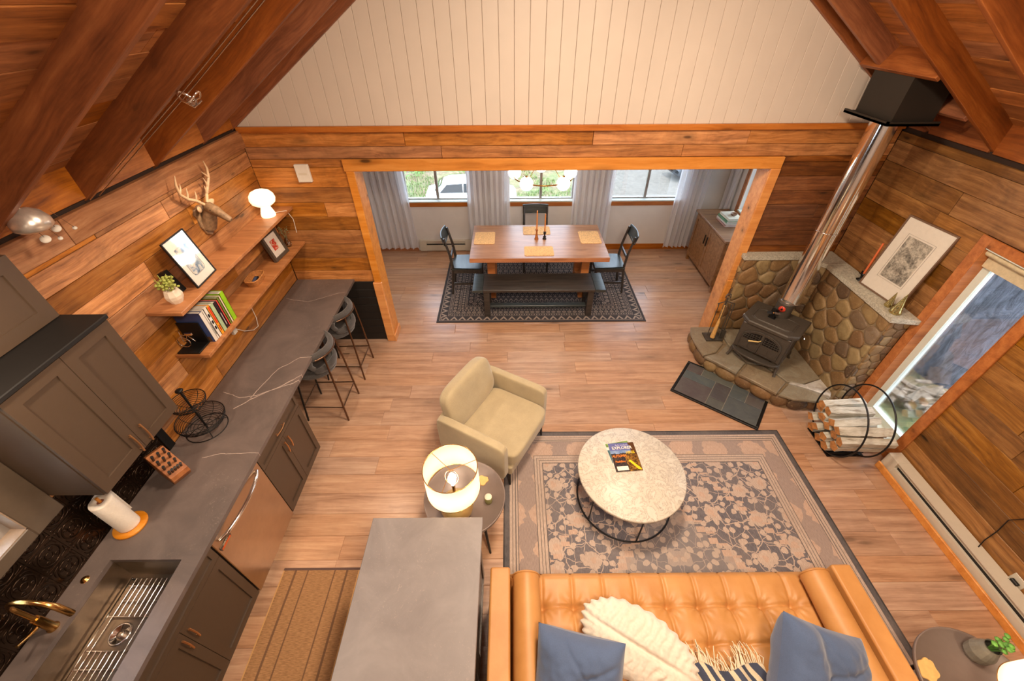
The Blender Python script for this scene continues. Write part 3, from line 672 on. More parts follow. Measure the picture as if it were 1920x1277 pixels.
for i in range(1, 12):
    xx = x0 + .03 + (x1 - x0 - .05) * i / 12
    if abs(xx + 2.20) < .07:
        MB().tube([(xx, y0 + .03, rz_), (xx, .60, rz_)], rad, 6).build('wire', m_chrome, rk, W=True); MB().tube([(xx, .76, rz_), (xx, y1 - .03, rz_)], rad, 6).build('wire', m_chrome, rk, W=True)
    else: MB().tube([(xx, y0 + .03, rz_), (xx, y1 - .03, rz_)], rad, 6).build('wire', m_chrome, rk, W=True)
for yy in (.38, .52, .60, .76, .84, .92):
    MB().tube([(x0 + .03, yy, rz_ - .005), (x1 - .02, yy, rz_ - .005)], rad, 6).build('wire', m_chrome, rk, W=True)
for p in rim: MB().cyl((p[0], p[1], .7), (p[0], p[1], rz_), .006, n=8).build('foot', m_black, rk, W=True)
fc = thing('kitchen_faucet', 'brushed gold gooseneck faucet behind the sink', 'faucet', (-2.40, .66, .917))
MB().lathe([(.027, 0), (.027, .006), (.021, .012), (.021, .12), (.018, .13)], (-2.40, .66, .917), 20).build('body', m_gold, fc, W=True)
pp = [(-2.40, .66, 1.04)] + [(-2.40 + .125 - .125 * math.cos(PI * i / 14), .66 + .0 * i, 1.17 + .115 * math.sin(PI * i / 14)) for i in range(13)] + [(-2.153, .66, 1.13)]
MB().tube(pp, [.0125] * 12 + [.0135, .015, .015], 12).build('spout', m_gold, fc, W=True)
MB().tube([(-2.40, .635, 1.0), (-2.40, .60, 1.01), (-2.38, .545, 1.05)], [.010, .008, .006], 8).build('lever', m_gold, fc, W=True)
sd = tag(MB().lathe([(.001, .012), (.014, .011), (.016, .004), (.021, .003), (.022, 0)], (-2.416, .886, .917), 20).build('sink_button', m_gold), 'round gold air switch button in the worktop behind the sink', 'button')
# tin backsplash
bs = thing('backsplash', 'dark embossed tin tile backsplash behind the sink', 'backsplash', (XL, .9, .92))
m_tin = plain('dark_tin', (58, 44, 34), .24, .85, var=.15, nscale=14)
def tile_mesh(s=.148):
    mb = MB(); h = s / 2; mb.box(-h + .001, h - .001, -h + .001, h - .001, 0, .003)
    mb.tube([(.36 * s * math.cos(2 * PI * i / 20), .36 * s * math.sin(2 * PI * i / 20), .004) for i in range(20)], .004, 5, closed=True)
    mb.tube([(.13 * s * math.cos(2 * PI * i / 12), .13 * s * math.sin(2 * PI * i / 12), .004) for i in range(12)], .004, 5, closed=True)
    for k in range(4):
        a = PI / 4 + k * PI / 2; ca_, sa_ = math.cos(a), math.sin(a)
        mb.ball((ca_ * s * .25, sa_ * s * .25, .003), s * .085, (1, 1, .22), 8); mb.ball((ca_ * s * .58, sa_ * s * .58, .003), s * .06, (1, 1, .25), 8)
        mb.tube([(ca_ * s * (.40 + .1 * math.sin(t_)) - sa_ * s * .12 * (t_ - 1.5), sa_ * s * (.40 + .1 * math.sin(t_)) + ca_ * s * .12 * (t_ - 1.5), .004) for t_ in (0, .6, 1.2, 1.8, 2.4, 3)], .0028, 5)
    for q in (-h + .002, h - .002): mb.box(-h, h, q - .002, q + .002, 0, .006); mb.box(q - .002, q + .002, -h, h, 0, .006)
    return mb.mesh('tin_tile', m_tin)
tm = tile_mesh(); rr = random.Random(3)
for j in range(3):
    for i in range(14):
        yy, zz = 1.666 - .148 * i, .992 + .148 * j
        o = bpy.data.objects.new('tin_tile', tm); COL.objects.link(o); o.parent = bs; o.matrix_parent_inverse = WM[bs].inverted()
        o.matrix_basis = FL @ T(yy, zz, .001); WM[o] = o.matrix_basis
MB().box(1.74, 1.80, .918, 1.39, 0, .012, X=FL).build('edge_strip', m_black, bs, W=True)
# upper cabinet
FU = frame((-2.179, 0, 0), (0, 1, 0), (0, 0, 1), (1, 0, 0))
uc = thing('upper_cabinet', 'dark wall cabinet with two doors and gold handles above the worktop', 'cabinet', (-2.33, 1.43, 1.395))
MB().box(XL + .001, -2.181, 1.13, 1.737, 1.395, 2.115).build('body', m_cab, uc, W=True)
MB().box(XL + .001, -2.150, 1.12, 1.747, 2.115, 2.14, ch=.004).build('crown', m_cabd, uc, W=True)
for a, b_, s in ((1.134, 1.434, 1), (1.437, 1.734, -1)):
    shaker(MB(), FU, a, b_, 1.40, 2.11, r=.06).build('door', m_cab, uc, W=True); pull(uc, FU, (b_ - .03) if s > 0 else (a + .045), 1.475, L=.145)
FR2 = frame((-2.40, 0, 0), (0, 1, 0), (0, 0, 1), (1, 0, 0))
rs = MB().box(XL + .001, -2.401, .6, 1.73, 2.142, 2.50); shaker(rs, FR2, .6, 1.73, 2.145, 2.50, r=.07); rs.build('riser', m_cab, uc, W=True)

# ---------------------------------------------------------------- things on the worktop
kb = thing('knife_block', 'orange wooden knife block full of black handled knives on the worktop', 'knife block', (-2.33, 1.56, .917), radians(-28))
poly = [(-.10, 0), (.09, 0), (.135, .06), (.135, .10), (-.035, .22), (-.10, .18)]
Xk = frame((0, .055, 0), (1, 0, 0), (0, 0, 1), (0, -1, 0))
MB().prism(poly, 0, .11, X=Xk, inset=.003).build('block', m_tableside, kb)
dv = Vector((.17, -.12)).normalized(); nrm = Vector((.12, .17)).normalized()
rr = random.Random(4)
for r_ in range(4):
    for c_ in range(3 if r_ < 3 else 5):
        q = Vector((-.02, .20)) + dv * (.018 + r_ * .045); yy = -.035 + c_ * (.035 if r_ < 3 else .018)
        L = (.10 if r_ < 2 else .075) * rr.uniform(.9, 1.1); p0 = q; p1 = q + nrm * L
        MB().tube([(p0.x, yy, p0.y - .005), ((p0.x + p1.x) / 2, yy, (p0.y + p1.y) / 2), (p1.x, yy, p1.y)], [.008, .007, .009], 6).build('knife_handle', m_black, kb)
pt = thing('paper_towel_holder', 'roll of white paper towel standing on a round bamboo base', 'paper towel', (-2.372, 1.192, .917))
MB().lathe([(.001, 0), (.088, 0), (.09, .004), (.09, .013), (.087, .016), (.001, .016)], n=32).build('base', m_cork if False else m_pine, pt)
MB().cyl((0, 0, .016), (0, 0, .33), .008, n=10).build('post', m_pine, pt)
MB().lathe([(.019, .02), (.056, .02), (.057, .03), (.057, .29), (.055, .297), (.019, .297), (.018, .29), (.018, .025)], n=28).build('towel_roll', fabric('paper_towel', (236, 224, 208), .9, .05, 90, .6), pt)
MB().grid(12, 4, lambda a, b: (-.057 * math.cos(a * 1.6) - .05 * a, .057 * math.sin(a * 1.6) + .045 * a ** 2, .03 + .262 * b)).build('loose_sheet', m_paper, pt)
MB().lathe([(.001, 0), (.018, 0), (.018, .27), (.017, .27)], (0, 0, .022), 14).build('cardboard_tube', plain('cardboard', (140, 84, 60), .8), pt)
# two tier wire basket
wb = thing('wire_basket', 'two tier black wire fruit basket on the worktop', 'basket', (-2.325, 1.945, .917))
def wire_bowl(z, r0, r1, h, n):
    mb = MB()
    for i in range(n):
        t_ = i / (n - 1); rr_ = r0 + (r1 - r0) * math.sin(t_ * PI / 2) ** .8 if t_ else r0; zz = z + h * t_ ** 1.5
        mb.tube([(rr_ * math.cos(2 * PI * k / 36), rr_ * math.sin(2 * PI * k / 36), zz) for k in range(36)], .0018 if i < n - 1 else .0036, 5, closed=True)
    for k in range(8):
        a = 2 * PI * k / 8
        mb.tube([((r0 + (r1 - r0) * (math.sin(t_ * PI / 2) ** .8 if t_ else 0)) * math.cos(a), (r0 + (r1 - r0) * (math.sin(t_ * PI / 2) ** .8 if t_ else 0)) * math.sin(a), z + h * t_ ** 1.5) for t_ in (0, .2, .4, .6, .8, 1)], .0022, 5)
        mb.tube([(0.006 * math.cos(a), .006 * math.sin(a), z), (r0 * math.cos(a), r0 * math.sin(a), z)], .0022, 5)
    return mb
wire_bowl(.035, .05, .162, .085, 11).build('lower_basket', m_black, wb); wire_bowl(.235, .035, .115, .07, 9).build('upper_basket', m_black, wb)
MB().cyl((0, 0, .0), (0, 0, .40), .007, n=10).build('pole', m_black, wb); MB().lathe([(.001, .40), (.022, .402), (.026, .41), (.020, .418), (.001, .42)], n=16).build('finial', m_black, wb)
MB().tube([(.14 * math.cos(2 * PI * k / 36), .14 * math.sin(2 * PI * k / 36), .004) for k in range(36)], .0036, 6, closed=True).build('base_ring', m_black, wb)
for k in range(4):
    a = PI / 4 + k * PI / 2; MB().tube([(0, 0, .034), (.07 * math.cos(a), .07 * math.sin(a), .036), (.14 * math.cos(a), .14 * math.sin(a), .004)], .003, 6).build('leg', m_black, wb)

# ---------------------------------------------------------------- wall shelves and what stands on them
for zt, lab in ((1.79, 'upper wooden wall shelf carrying the glowing mushroom lamp'), (1.405, 'lower wooden wall shelf carrying the row of books')):
    tag(MB().box(XL + .003, -2.237, 2.228, YF - .004, zt - .027, zt, ch=.002).build('wall_shelf', m_shelf), lab, 'shelf', 'long wooden shelves on the plank wall')
ml = thing('mushroom_lamp', 'glowing white glass mushroom lamp on the upper shelf', 'lamp', (-2.365, 3.83, 1.79))
MB().lathe([(.001, .0), (.062, .0), (.066, .01), (.064, .03), (.045, .085), (.038, .105)], n=28).build('base', m_mushroom, ml)
MB().lathe([(.038, .105), (.07, .112), (.103, .135), (.115, .17), (.108, .205), (.085, .235), (.05, .25), (.047, .249), (.047, .242)], n=32).build('lamp_shade', m_mushroom, ml)
MB().tube([(.04, .06, .01), (.12, .12, .005), (.14, .15, -.10), (.12, .16, -.25)], .003, 6).build('cord', m_paper, ml)
def leaning(name, label, cat, loc, w_, h_, tilt, yaw, mframe, art, fr=.008, dep=.014, group=None):
    """frame stands on its lower edge, faces +x, leans back by tilt"""
    o = thing(name, label, cat, loc, yaw, group)
    X = ry(-tilt) @ frame((0, 0, 0), (0, 1, 0), (0, 0, 1), (1, 0, 0))
    b = MB(); b.box(-w_ / 2, w_ / 2, 0, fr, 0, dep, X=X); b.box(-w_ / 2, w_ / 2, h_ - fr, h_, 0, dep, X=X); b.box(-w_ / 2, -w_ / 2 + fr, fr, h_ - fr, 0, dep, X=X); b.box(w_ / 2 - fr, w_ / 2, fr, h_ - fr, 0, dep, X=X)
    b.build('frame', mframe, o); MB().box(-w_ / 2 + fr, w_ / 2 - fr, fr, h_ - fr, .002, dep * .5, X=X).build('mat_board', m_paper, o)
    art(o, X @ T(0, h_ / 2, dep * .5 + .0005)); 
    MB().box(-w_ / 2 + fr, w_ / 2 - fr, fr, h_ - fr, dep * .75, dep * .8, X=X).build('glass', m_pglass, o)
    return o
def art_room(o, X):
    m = NT('print_blue_sketch'); c = m.co((1, 1, 1), False); n1 = m.noise(c, 16, 5, .75, 1.); n2 = m.noise(c, 40, 3, .6)
    cc = m.ramp(n1, [(.36, lin(40, 50, 66)), (.46, lin(110, 130, 150)), (.54, lin(206, 196, 178)), (.7, lin(214, 206, 192))]); m = m.fin(cc, .5)
    MB().box(-.066, .066, -.108, .098, 0, .001, X=X).build('print', m, o)
    MB().tube([(a, b, .001) for a, b in ((-.072, -.09), (-.05, -.112), (.05, -.112), (.072, -.09), (.072, .10), (-.072, .10))], .0012, 4, closed=True, X=X).build('print_border', m_black, o)
leaning('picture_frame', 'thin black frame with a blue sketch print leaning on the upper shelf', 'picture', (-2.315, 2.665, 1.79), .262, .36, radians(13), radians(3), m_black, art_room)
ps = thing('frame_easel', 'black easel back standing behind the sketch frame', 'easel', (-2.40, 2.50, 1.79))
MB().box(-.03, .03, -.02, .02, 0, .17, X=ry(radians(-20))).build('strut', m_black, ps)
def art_red(o, X):
    m = NT('print_red'); c = m.co((1, 1, 1), False); n1 = m.noise(c, 34, 4, .7, .5)
    m = m.fin(m.ramp(n1, [(.4, lin(186, 36, 26)), (.52, lin(196, 60, 40)), (.56, lin(206, 190, 160)), (.7, lin(90, 110, 90))], 'CONSTANT'), .5)
    MB().box(-.04, .04, -.05, .05, 0, .001, X=X).build('print', m, o)
leaning('picture_frame', 'grey shadow box frame with a small red print on the lower shelf', 'picture', (-2.345, 3.72, 1.405), .25, .27, radians(14), radians(-4), plain('grey_frame', (74, 62, 50), .5), art_red, .028, .03)
sp = thing('succulent_pot', 'white faceted pot with a green succulent on the upper shelf', 'plant', (-2.345, 2.365, 1.79))
MB().lathe([(.001, 0), (.036, 0), (.052, .035), (.056, .06), (.044, .098), (.036, .102), (.030, .098), (.028, .09), (.001, .088)], n=9, smooth=False).build('pot', m_cream2, sp)
pb = MB(); r_ = random.Random(5)
for k in range(7):
    a = 2 * PI * k / 7; tip = (.05 * math.cos(a), .05 * math.sin(a), .155 + r_.uniform(0, .05)); pb.tube([(0, 0, .085), (tip[0] * .6, tip[1] * .6, .12), tip], .0025, 5)
pb.build('stem', m_leaf2, sp); pb = MB()
for k in range(60):
    a = r_.uniform(0, 2 * PI); q = r_.random() ** .6; c = (.062 * q * math.cos(a), .062 * q * math.sin(a), .115 + r_.uniform(0, .085) * (1.1 - q * .5)); pb.ball(c, .011, (1, 1, .75), 6)
pb.build('foliage', m_leaf2, sp, kind='stuff')
# deer head
dh = thing('deer_head', 'carved wooden deer head on a shield hung over the upper shelf', 'wall ornament', (XL, 3.15, 1.93))
m_driftw = plain('grey_brown_carving', (132, 104, 76), .6, bumpy=.5, var=.35, nscale=40); m_antler = plain('antler_bone', (196, 164, 128), .55, bumpy=.3, var=.12, nscale=40)
sh = [(-.0, 0), (.05, .03), (.075, .10), (.07, .17), (.085, .20), (.06, .235), (0, .25), (-.06, .235), (-.085, .20), (-.07, .17), (-.075, .10), (-.05, .03)]
MB().prism(sh, 0, .02, X=frame((XL + .001, 3.15, 1.92), (0, 1, 0), (0, 0, 1), (1, 0, 0)), inset=.006).build('shield', m_driftw, dh, W=True)
x = XL
MB().tube([(x + .015, 3.15, 2.00), (x + .05, 3.15, 2.05), (x + .085, 3.145, 2.11), (x + .10, 3.14, 2.145)], [.062, .055, .046, .03], 14).build('neck', m_driftw, dh, W=True)
MB().tube([(x + .07, 3.16, 2.152), (x + .10, 3.145, 2.155), (x + .15, 3.13, 2.135), (x + .205, 3.115, 2.10), (x + .25, 3.10, 2.075), (x + .262, 3.098, 2.068)], [.02, .043, .04, .028, .024, .014], 12).build('head', m_driftw, dh, W=True)
for s in (-1, 1):
    MB().ball((0, 0, 0), .04, (1, .28, .6), 12, X=T(x + .07, 3.15 + s * .075, 2.165) @ rzm(s * 1.2) @ ry(-.3)).build('ear', m_antler, dh, W=True)
    MB().ball((x + .135, 3.134 + s * .033, 2.15), .008, n=8).build('eye', m_black, dh, W=True)
    B = [(0, 0, 0), (-.01, .05, .05), (-.02, .11, .085), (-.015, .165, .14), (.0, .175, .21), (.01, .155, .27)]
    pts = [(x + .09 + a, 3.145 + s * (.02 + b_), 2.185 + c) for a, b_, c in B]
    an_ = MB().tube(pts, [.012, .012, .012, .011, .009, .003], 8)
    for i0, d in ((1, (.02, -.01, .07)), (3, (.0, -.05, .06)), (2, (.015, -.02, .075))):
        p = Vector(pts[i0]); q = p + Vector((d[0], s * d[1], d[2])); an_.tube([p, (p + q) / 2 + Vector((.005, 0, 0)), q], [.009, .007, .002], 6)
    an_.build('antler', m_antler, dh, W=True)
# books
specs = [('blue', (52, 66, 110), .034, .265, .20), ('white', (222, 214, 204), .02, .262, .20), ('white', (226, 220, 208), .034, .268, .20), ('yellow and orange', (232, 160, 40), .034, .258, .19),
         ('pale green patterned', (164, 186, 146), .042, .245, .19), ('black and plum', (44, 24, 34), .034, .24, .185), ('coral red', (210, 74, 62), .018, .238, .185), ('olive green', (110, 124, 48), .024, .25, .18), ('cream', (226, 206, 176), .02, .248, .18), ('bright lime green', (140, 190, 24), .05, .26, .19)]
yb = 2.382
blab = ['blue jacketed book next to the bicycle bookend', 'slim white book next to the blue jacketed book', 'thicker white book with black spine lettering', 'yellow book with an orange and red spine', 'pale green patterned book in the row', 'black and plum book with white lettering', 'slim coral red book beside the black one', 'olive green book between the red and the cream books', 'slim cream book beside the lime green one', 'thick bright lime green book ending the row']
for i, ((nm, rgb, th, h, d), lb) in enumerate(zip(specs, blab)):
    o = thing('book', lb, 'book', (-2.27, yb, 1.405), group='books standing on the lower shelf')
    cov = plain('book_cover_%d' % i, rgb, .4, var=.12, nscale=14)
    b = MB(); b.box(-d, 0, 0, .003, 0, h); b.box(-d, 0, th - .004, th - .001, 0, h); b.box(-.004, 0, 0, th - .001, 0, h); b.build('cover', cov, o)
    MB().box(-d + .006, -.004, .003, th - .004, .004, h - .005).build('pages', m_paper, o)
    Xs = frame((.0003, th / 2, h / 2), (0, 0, -1), (0, 1, 0), (1, 0, 0))
    dk = m_black if sum(rgb) > 330 else m_paper
    if i == 2:
        for q in (-.06, 0, .05): MB().box(q - .014, q + .014, -.008, .008, 0, .0006, X=Xs).build('spine_lettering', m_black, o)
    elif i == 3: MB().box(-.12, .03, -.008, .010, 0, .0006, X=Xs).build('spine_label', plain('book_orange', (208, 62, 34), .4), o); MB().box(.05, .10, -.005, .006, 0, .0007, X=Xs).build('spine_lettering', plain('book_red', (180, 30, 30), .4), o)
    elif i == 0:
        MB().box(-.004, .0005, .0, th - .001, .002, h - .002).build('spine_label', m_paper, o)
        MB().box(-.17, -.02, -.0008, 0, .004, .05).build('cover_picture', plain('book_brown', (90, 62, 36), .5, var=.6, nscale=20), o)
    elif i in (1, 5): MB().box(-.02, .09, -.002, .003, 0, .0006, X=Xs).build('spine_lettering', dk, o)
    yb += th + .0006
be = thing('bicycle_bookend', 'black bookend with a small silver bicycle', 'bookend', (-2.40, 2.315, 1.405))
MB().box(-.075, .09, -.075, .055, 0, .012, ch=.002).build('base', m_black, be); MB().box(-.075, .09, .055, .064, 0, .19, ch=.002).build('upright', m_black, be)
bk = MB(); Xb = frame((.0, -.01, .012), (1, 0, 0), (0, 0, 1), (0, -1, 0))
for cx in (-.035,): bk.tube([(cx + .046 * math.cos(2 * PI * k / 24), .05 + .046 * math.sin(2 * PI * k / 24), 0) for k in range(24)], .004, 6, closed=True, X=Xb)
bk.tube([(-.035, .05, 0), (-.03, .115, 0), (-.025, .15, 0)], .0035, 6, X=Xb); bk.tube([(-.03, .11, 0), (.02, .12, 0), (.055, .06, 0)], .0035, 6, X=Xb); bk.tube([(-.035, .05, 0), (.0, .075, 0), (.02, .12, 0)], .0035, 6, X=Xb)
bk.tube([(-.045, .15, .0), (-.02, .16, 0)], .004, 6, X=Xb); bk.box(.01, .06, .118, .135, -.006, .006, X=Xb)
bk.build('bicycle', m_chrome, be)
wk = thing('wicker_tray', 'small woven tray basket holding dark odds and ends on the lower shelf', 'basket', (-2.365, 3.24, 1.405), radians(4))
mb = MB()
for j in range(7):
    q = j / 6; mb.tube([((.045 + .017 * q) * (abs(math.cos(a)) ** .5) * (1 if math.cos(a) > 0 else -1), (.085 + .02 * q) * (abs(math.sin(a)) ** .6) * (1 if math.sin(a) > 0 else -1), .006 + .052 * q) for a in [2 * PI * k / 28 for k in range(28)]], .0062, 6, closed=True)
mb.build('wicker', m_shelf if False else plain('wicker', (176, 116, 60), .7, bumpy=.6, var=.3, nscale=80), wk, kind='stuff')
MB().box(-.045, .045, -.085, .085, .001, .006).build('bottom', m_shelf, wk)
oe = thing('remote_control', 'black remote control lying in the woven tray', 'remote', (-2.365, 3.22, 1.415)); MB().box(-.02, .02, -.07, .07, 0, .02, ch=.004, X=rzm(.15) @ rx(.08)).build('body', m_black, oe); MB().box(-.012, .012, -.055, .055, .0201, .0225, X=rzm(.15) @ rx(.08)).build('keypad', plain('remote_blue', (60, 72, 100), .4), oe)
ov = thing('bud_vase', 'small glass vase with dried sprigs at the end of the lower shelf', 'vase', (-2.36, 3.955, 1.405))
MB().lathe([(.001, 0), (.03, 0), (.036, .03), (.03, .06), (.014, .09), (.016, .105), (.013, .1), (.011, .09), (.026, .06), (.032, .03), (.027, .004), (.001, .004)], n=16).build('vase', glassy('vase_glass', (.85, .8, .7), .5), ov)
mb = MB(); r_ = random.Random(2)
for k in range(9):
    a = r_.uniform(0, 6.3); q = r_.uniform(.02, .06); mb.tube([(0, 0, .03), (q * .3 * math.cos(a), q * .3 * math.sin(a), .12), (q * math.cos(a), q * math.sin(a), .16 + r_.uniform(0, .05))], .0012, 4)
    for i in range(3): mb.ball((q * math.cos(a) + r_.uniform(-.01, .01), q * math.sin(a) + r_.uniform(-.01, .01), .15 + r_.uniform(0, .06)), .006, (1, 1, .6), 6)
mb.build('sprig', plain('dried_green', (130, 126, 84), .8), ov, kind='stuff')
# smoke detector, plug with cord
sm = thing('wall_sensor', 'white rectangular sensor box on the plank wall beside the opening', 'sensor', (-2.0, YF, 2.12))
MB().box(-2.072, -1.938, 2.038, 2.205, 0, .035, X=FF @ T(0, 0, .001), ch=.006).build('case', m_paper, sm, W=True); MB().box(-2.045, -1.965, 2.11, 2.13, .036, .038, X=FF).build('grille', m_heater, sm, W=True)
cc = thing('charger_plug', 'white plug and cord in the plank wall below the books', 'plug', (XL, 2.83, 1.16))
MB().box(2.80, 2.85, 1.13, 1.19, 0, .03, X=FL, ch=.003).build('plug', m_paper, cc, W=True)
MB().tube([(2.85, 1.16, .02), (2.93, 1.07, .02), (3.05, .985, .012), (3.13, .97, .012), (3.16, 1.05, .012), (3.165, 1.18, .012), (3.17, 1.36, .03)], .0035, 6, X=FL).build('cord', m_paper, cc, W=True)

# ---------------------------------------------------------------- bar stools
def make_stool():
    t = thing('bar_stool', 'charcoal boucle bar stool at the worktop, the one beside the base cabinet', 'stool', (-1.955, 2.93, 0), group='bar stools at the long worktop')
    MB().lathe([(.001, .60), (.17, .60), (.20, .615), (.21, .645), (.20, .675), (.17, .69), (.001, .695)], n=28, sy=.98).build('seat', m_grey, t)
    def arc(z0, z1, a0, a1, r, th):
        def fn(u, v):
            a = a0 + (a1 - a0) * u; b = v * 2 * PI; e = math.sin(PI * min(max(u, .0), 1)) ** .25 if 0 < u < 1 else 0
            zz = (z0 + z1) / 2; h = (z1 - z0) / 2 * e
            rr_ = r + th * e * math.cos(b); return (rr_ * math.cos(a), rr_ * math.sin(a), zz + h * math.sin(b) + (.02 * math.cos(a * 1) if 0 else 0))
        return MB().grid(30, 12, fn, cv=True, flip=True)
    arc(.835, .93, -1.35, 1.35, .215, .027).build('backrest', m_grey, t)
    mb = arc(.66, .75, -1.15, 1.15, .205, .022); mb.build('lower_backrest', m_grey, t)
    for s in (-1, 1): arc_ = MB().tube([(.20 * math.cos(s * 1.1), .20 * math.sin(s * 1.1), .74), (.215 * math.cos(s * 1.2), .215 * math.sin(s * 1.2), .79), (.215 * math.cos(s * 1.15), .215 * math.sin(s * 1.15), .85)], .024, 8).build('back_support', m_grey, t)
    MB().tube([(.243 * math.cos(a), .243 * math.sin(a), .865) for a in [-.95 + 1.9 * i / 12 for i in range(13)]], .009, 8).build('back_rail', m_bronze, t)
    for s in (-1, 1):
        MB().tube([(.205, s * .14, .865), (.215, s * .16, .6), (.225, s * .19, 0)], .0095, 8).build('leg', m_bronze, t)
        MB().tube([(-.15, s * .14, .61), (-.20, s * .19, 0)], .0095, 8).build('leg', m_black, t)
        MB().tube([(.222, s * .183, .2), (-.185, s * .175, .2)], .006, 6).build('stretcher', m_bronze, t)
    MB().tube([(.222, .183, .2), (.222, -.183, .2)], .006, 6).build('stretcher', m_bronze, t); MB().tube([(-.185, .175, .2), (-.185, -.175, .2)], .006, 6).build('foot_rail', m_bronze, t)
    return t
st = make_stool()
dup(st, (-1.945, 3.53, 0), .0, 'charcoal boucle bar stool at the worktop, the one closer to the opening')

# ---------------------------------------------------------------- island and runner
il = thing('kitchen_island', 'dark kitchen island with a grey leathered stone top', 'island', (-.53, .2, 0))
MB().box(-.879, -.189, -1.3, 1.23, .885, .915, ch=.003).build('worktop', m_island, il, W=True)
MB().box(-.85, -.235, -1.27, 1.20, .1, .884).box(-.82, -.26, -1.25, 1.16, 0, .1).build('body', m_cabd, il, W=True)
XI = frame((-.235, 0, 0), (0, 1, 0), (0, 0, 1), (1, 0, 0))
for a, b_ in ((.62, 1.195), (.04, .615), (-.54, .035)): shaker(MB(), XI, a, b_, .11, .87).build('side_panel', m_cab, il, W=True)
def rugobj(name, label, x0, x1, y0, y1, mat, rz=0., cat='rug', t=.008):
    o = MB().box(-(x1 - x0) / 2, (x1 - x0) / 2, -(y1 - y0) / 2, (y1 - y0) / 2, 0, t).build(name, mat)
    o.location = ((x0 + x1) / 2, (y0 + y1) / 2, .0005); o.rotation_euler = (0, 0, rz); WM[o] = T(*o.location); return tag(o, label, cat)
t = NT('runner_weave'); c = t.co((1, 1, 1), False); s = t.n('ShaderNodeSeparateXYZ', {0: c}); x_, y_ = s.outputs[0], s.outputs[1]
n1 = t.noise(t.n('ShaderNodeMapping', {0: c, 3: (30, 260, 1)}).outputs[0], 1, 3, .6)
col = t.ramp(n1, [(.35, lin(128, 92, 58)), (.65, lin(168, 124, 82))])
ax = t.ma('ABSOLUTE', x_); st_ = None
for q, wd in ((.20, .008), (.105, .005)): k_ = t.ma('LESS_THAN', t.ma('ABSOLUTE', t.ma('SUBTRACT', ax, q)), wd); st_ = k_ if st_ is None else t.ma('MAXIMUM', st_, k_)
col = t.mix(t.ma('MULTIPLY', st_, .75), col, lin(84, 56, 38))
ed = t.ma('MAXIMUM', t.ma('GREATER_THAN', ax, .288), 0); col = t.mix(ed, col, lin(196, 150, 96)); col = t.mix(t.ma('GREATER_THAN', y_, 1.132), col, lin(92, 68, 60))
t.bump(n1, .5, .004); m_runner = t.fin(col, .9)
rugobj('runner_rug', 'woven brown kitchen runner with dark lengthwise stripes', -1.79, -1.195, -1.02, 1.28, m_runner)

# ---------------------------------------------------------------- patterned rugs
def band(t, d, a, b): return t.ma('MULTIPLY', t.ma('GREATER_THAN', d, a), t.ma('LESS_THAN', d, b))
HX, HY = 1.40, 1.55
t = NT('living_rug_print'); c = t.co((1, 1, 1), False); s = t.n('ShaderNodeSeparateXYZ', {0: c}); ax = t.ma('ABSOLUTE', s.outputs[0]); ay = t.ma('ABSOLUTE', s.outputs[1])
dist = t.ma('MINIMUM', t.ma('SUBTRACT', HX, ax), t.ma('SUBTRACT', HY, ay))
mir = t.n('ShaderNodeCombineXYZ', {0: ax, 1: ay, 2: 0.}).outputs[0]
wn = t.n('ShaderNodeTexNoise', {'Vector': mir, 'Scale': 14., 'Detail': 3.}).outputs['Color']
wv = t.n('ShaderNodeVectorMath', {0: mir, 1: t.n('ShaderNodeVectorMath', {0: t.n('ShaderNodeVectorMath', {0: wn, 1: (.5, .5, .5)}, operation='SUBTRACT').outputs[0], 1: (.11, .11, 0)}, operation='MULTIPLY').outputs[0]}, operation='ADD').outputs[0]
wvf = t.n('ShaderNodeVectorMath', {0: mir, 1: t.n('ShaderNodeVectorMath', {0: t.n('ShaderNodeVectorMath', {0: wn, 1: (.5, .5, .5)}, operation='SUBTRACT').outputs[0], 1: (.045, .045, 0)}, operation='MULTIPLY').outputs[0]}, operation='ADD').outputs[0]
vA = t.n('ShaderNodeTexVoronoi', {'Vector': wv, 'Scale': 3.6, 'Randomness': .8}, voronoi_dimensions='2D'); vB = t.n('ShaderNodeTexVoronoi', {'Vector': wvf, 'Scale': 12.5, 'Randomness': .9}, voronoi_dimensions='2D')
vE = t.n('ShaderNodeTexVoronoi', {'Vector': wvf, 'Scale': 4.6, 'Randomness': .85}, voronoi_dimensions='2D', feature='DISTANCE_TO_EDGE'); vE2 = t.n('ShaderNodeTexVoronoi', {'Vector': wvf, 'Scale': 9.5, 'Randomness': .9}, voronoi_dimensions='2D', feature='DISTANCE_TO_EDGE')
flA = t.ma('LESS_THAN', vA.outputs[0], .24); flA2 = t.ma('LESS_THAN', vA.outputs[0], .10); flB = t.ma('LESS_THAN', vB.outputs[0], .30); br = t.ma('LESS_THAN', vE.outputs[0], .018); br2 = t.ma('LESS_THAN', vE2.outputs[0], .022)
wear = t.noise(c, 2.2, 5, .65); thr = t.noise(t.n('ShaderNodeMapping', {0: c, 3: (220, 30, 1)}).outputs[0], 1, 3, .6)
dark = t.ramp(thr, [(.35, lin(84, 80, 86)), (.65, lin(112, 106, 110))]); lightc = t.ramp(thr, [(.35, lin(166, 146, 132)), (.65, lin(196, 174, 158))]); rose = t.ramp(thr, [(.35, lin(172, 142, 124)), (.65, lin(196, 168, 148))])
col = t.mix(t.ma('MAXIMUM', t.ma('MAXIMUM', flB, br), br2), dark, lightc); col = t.mix(flA, col, lightc); col = t.mix(flA2, col, rose)
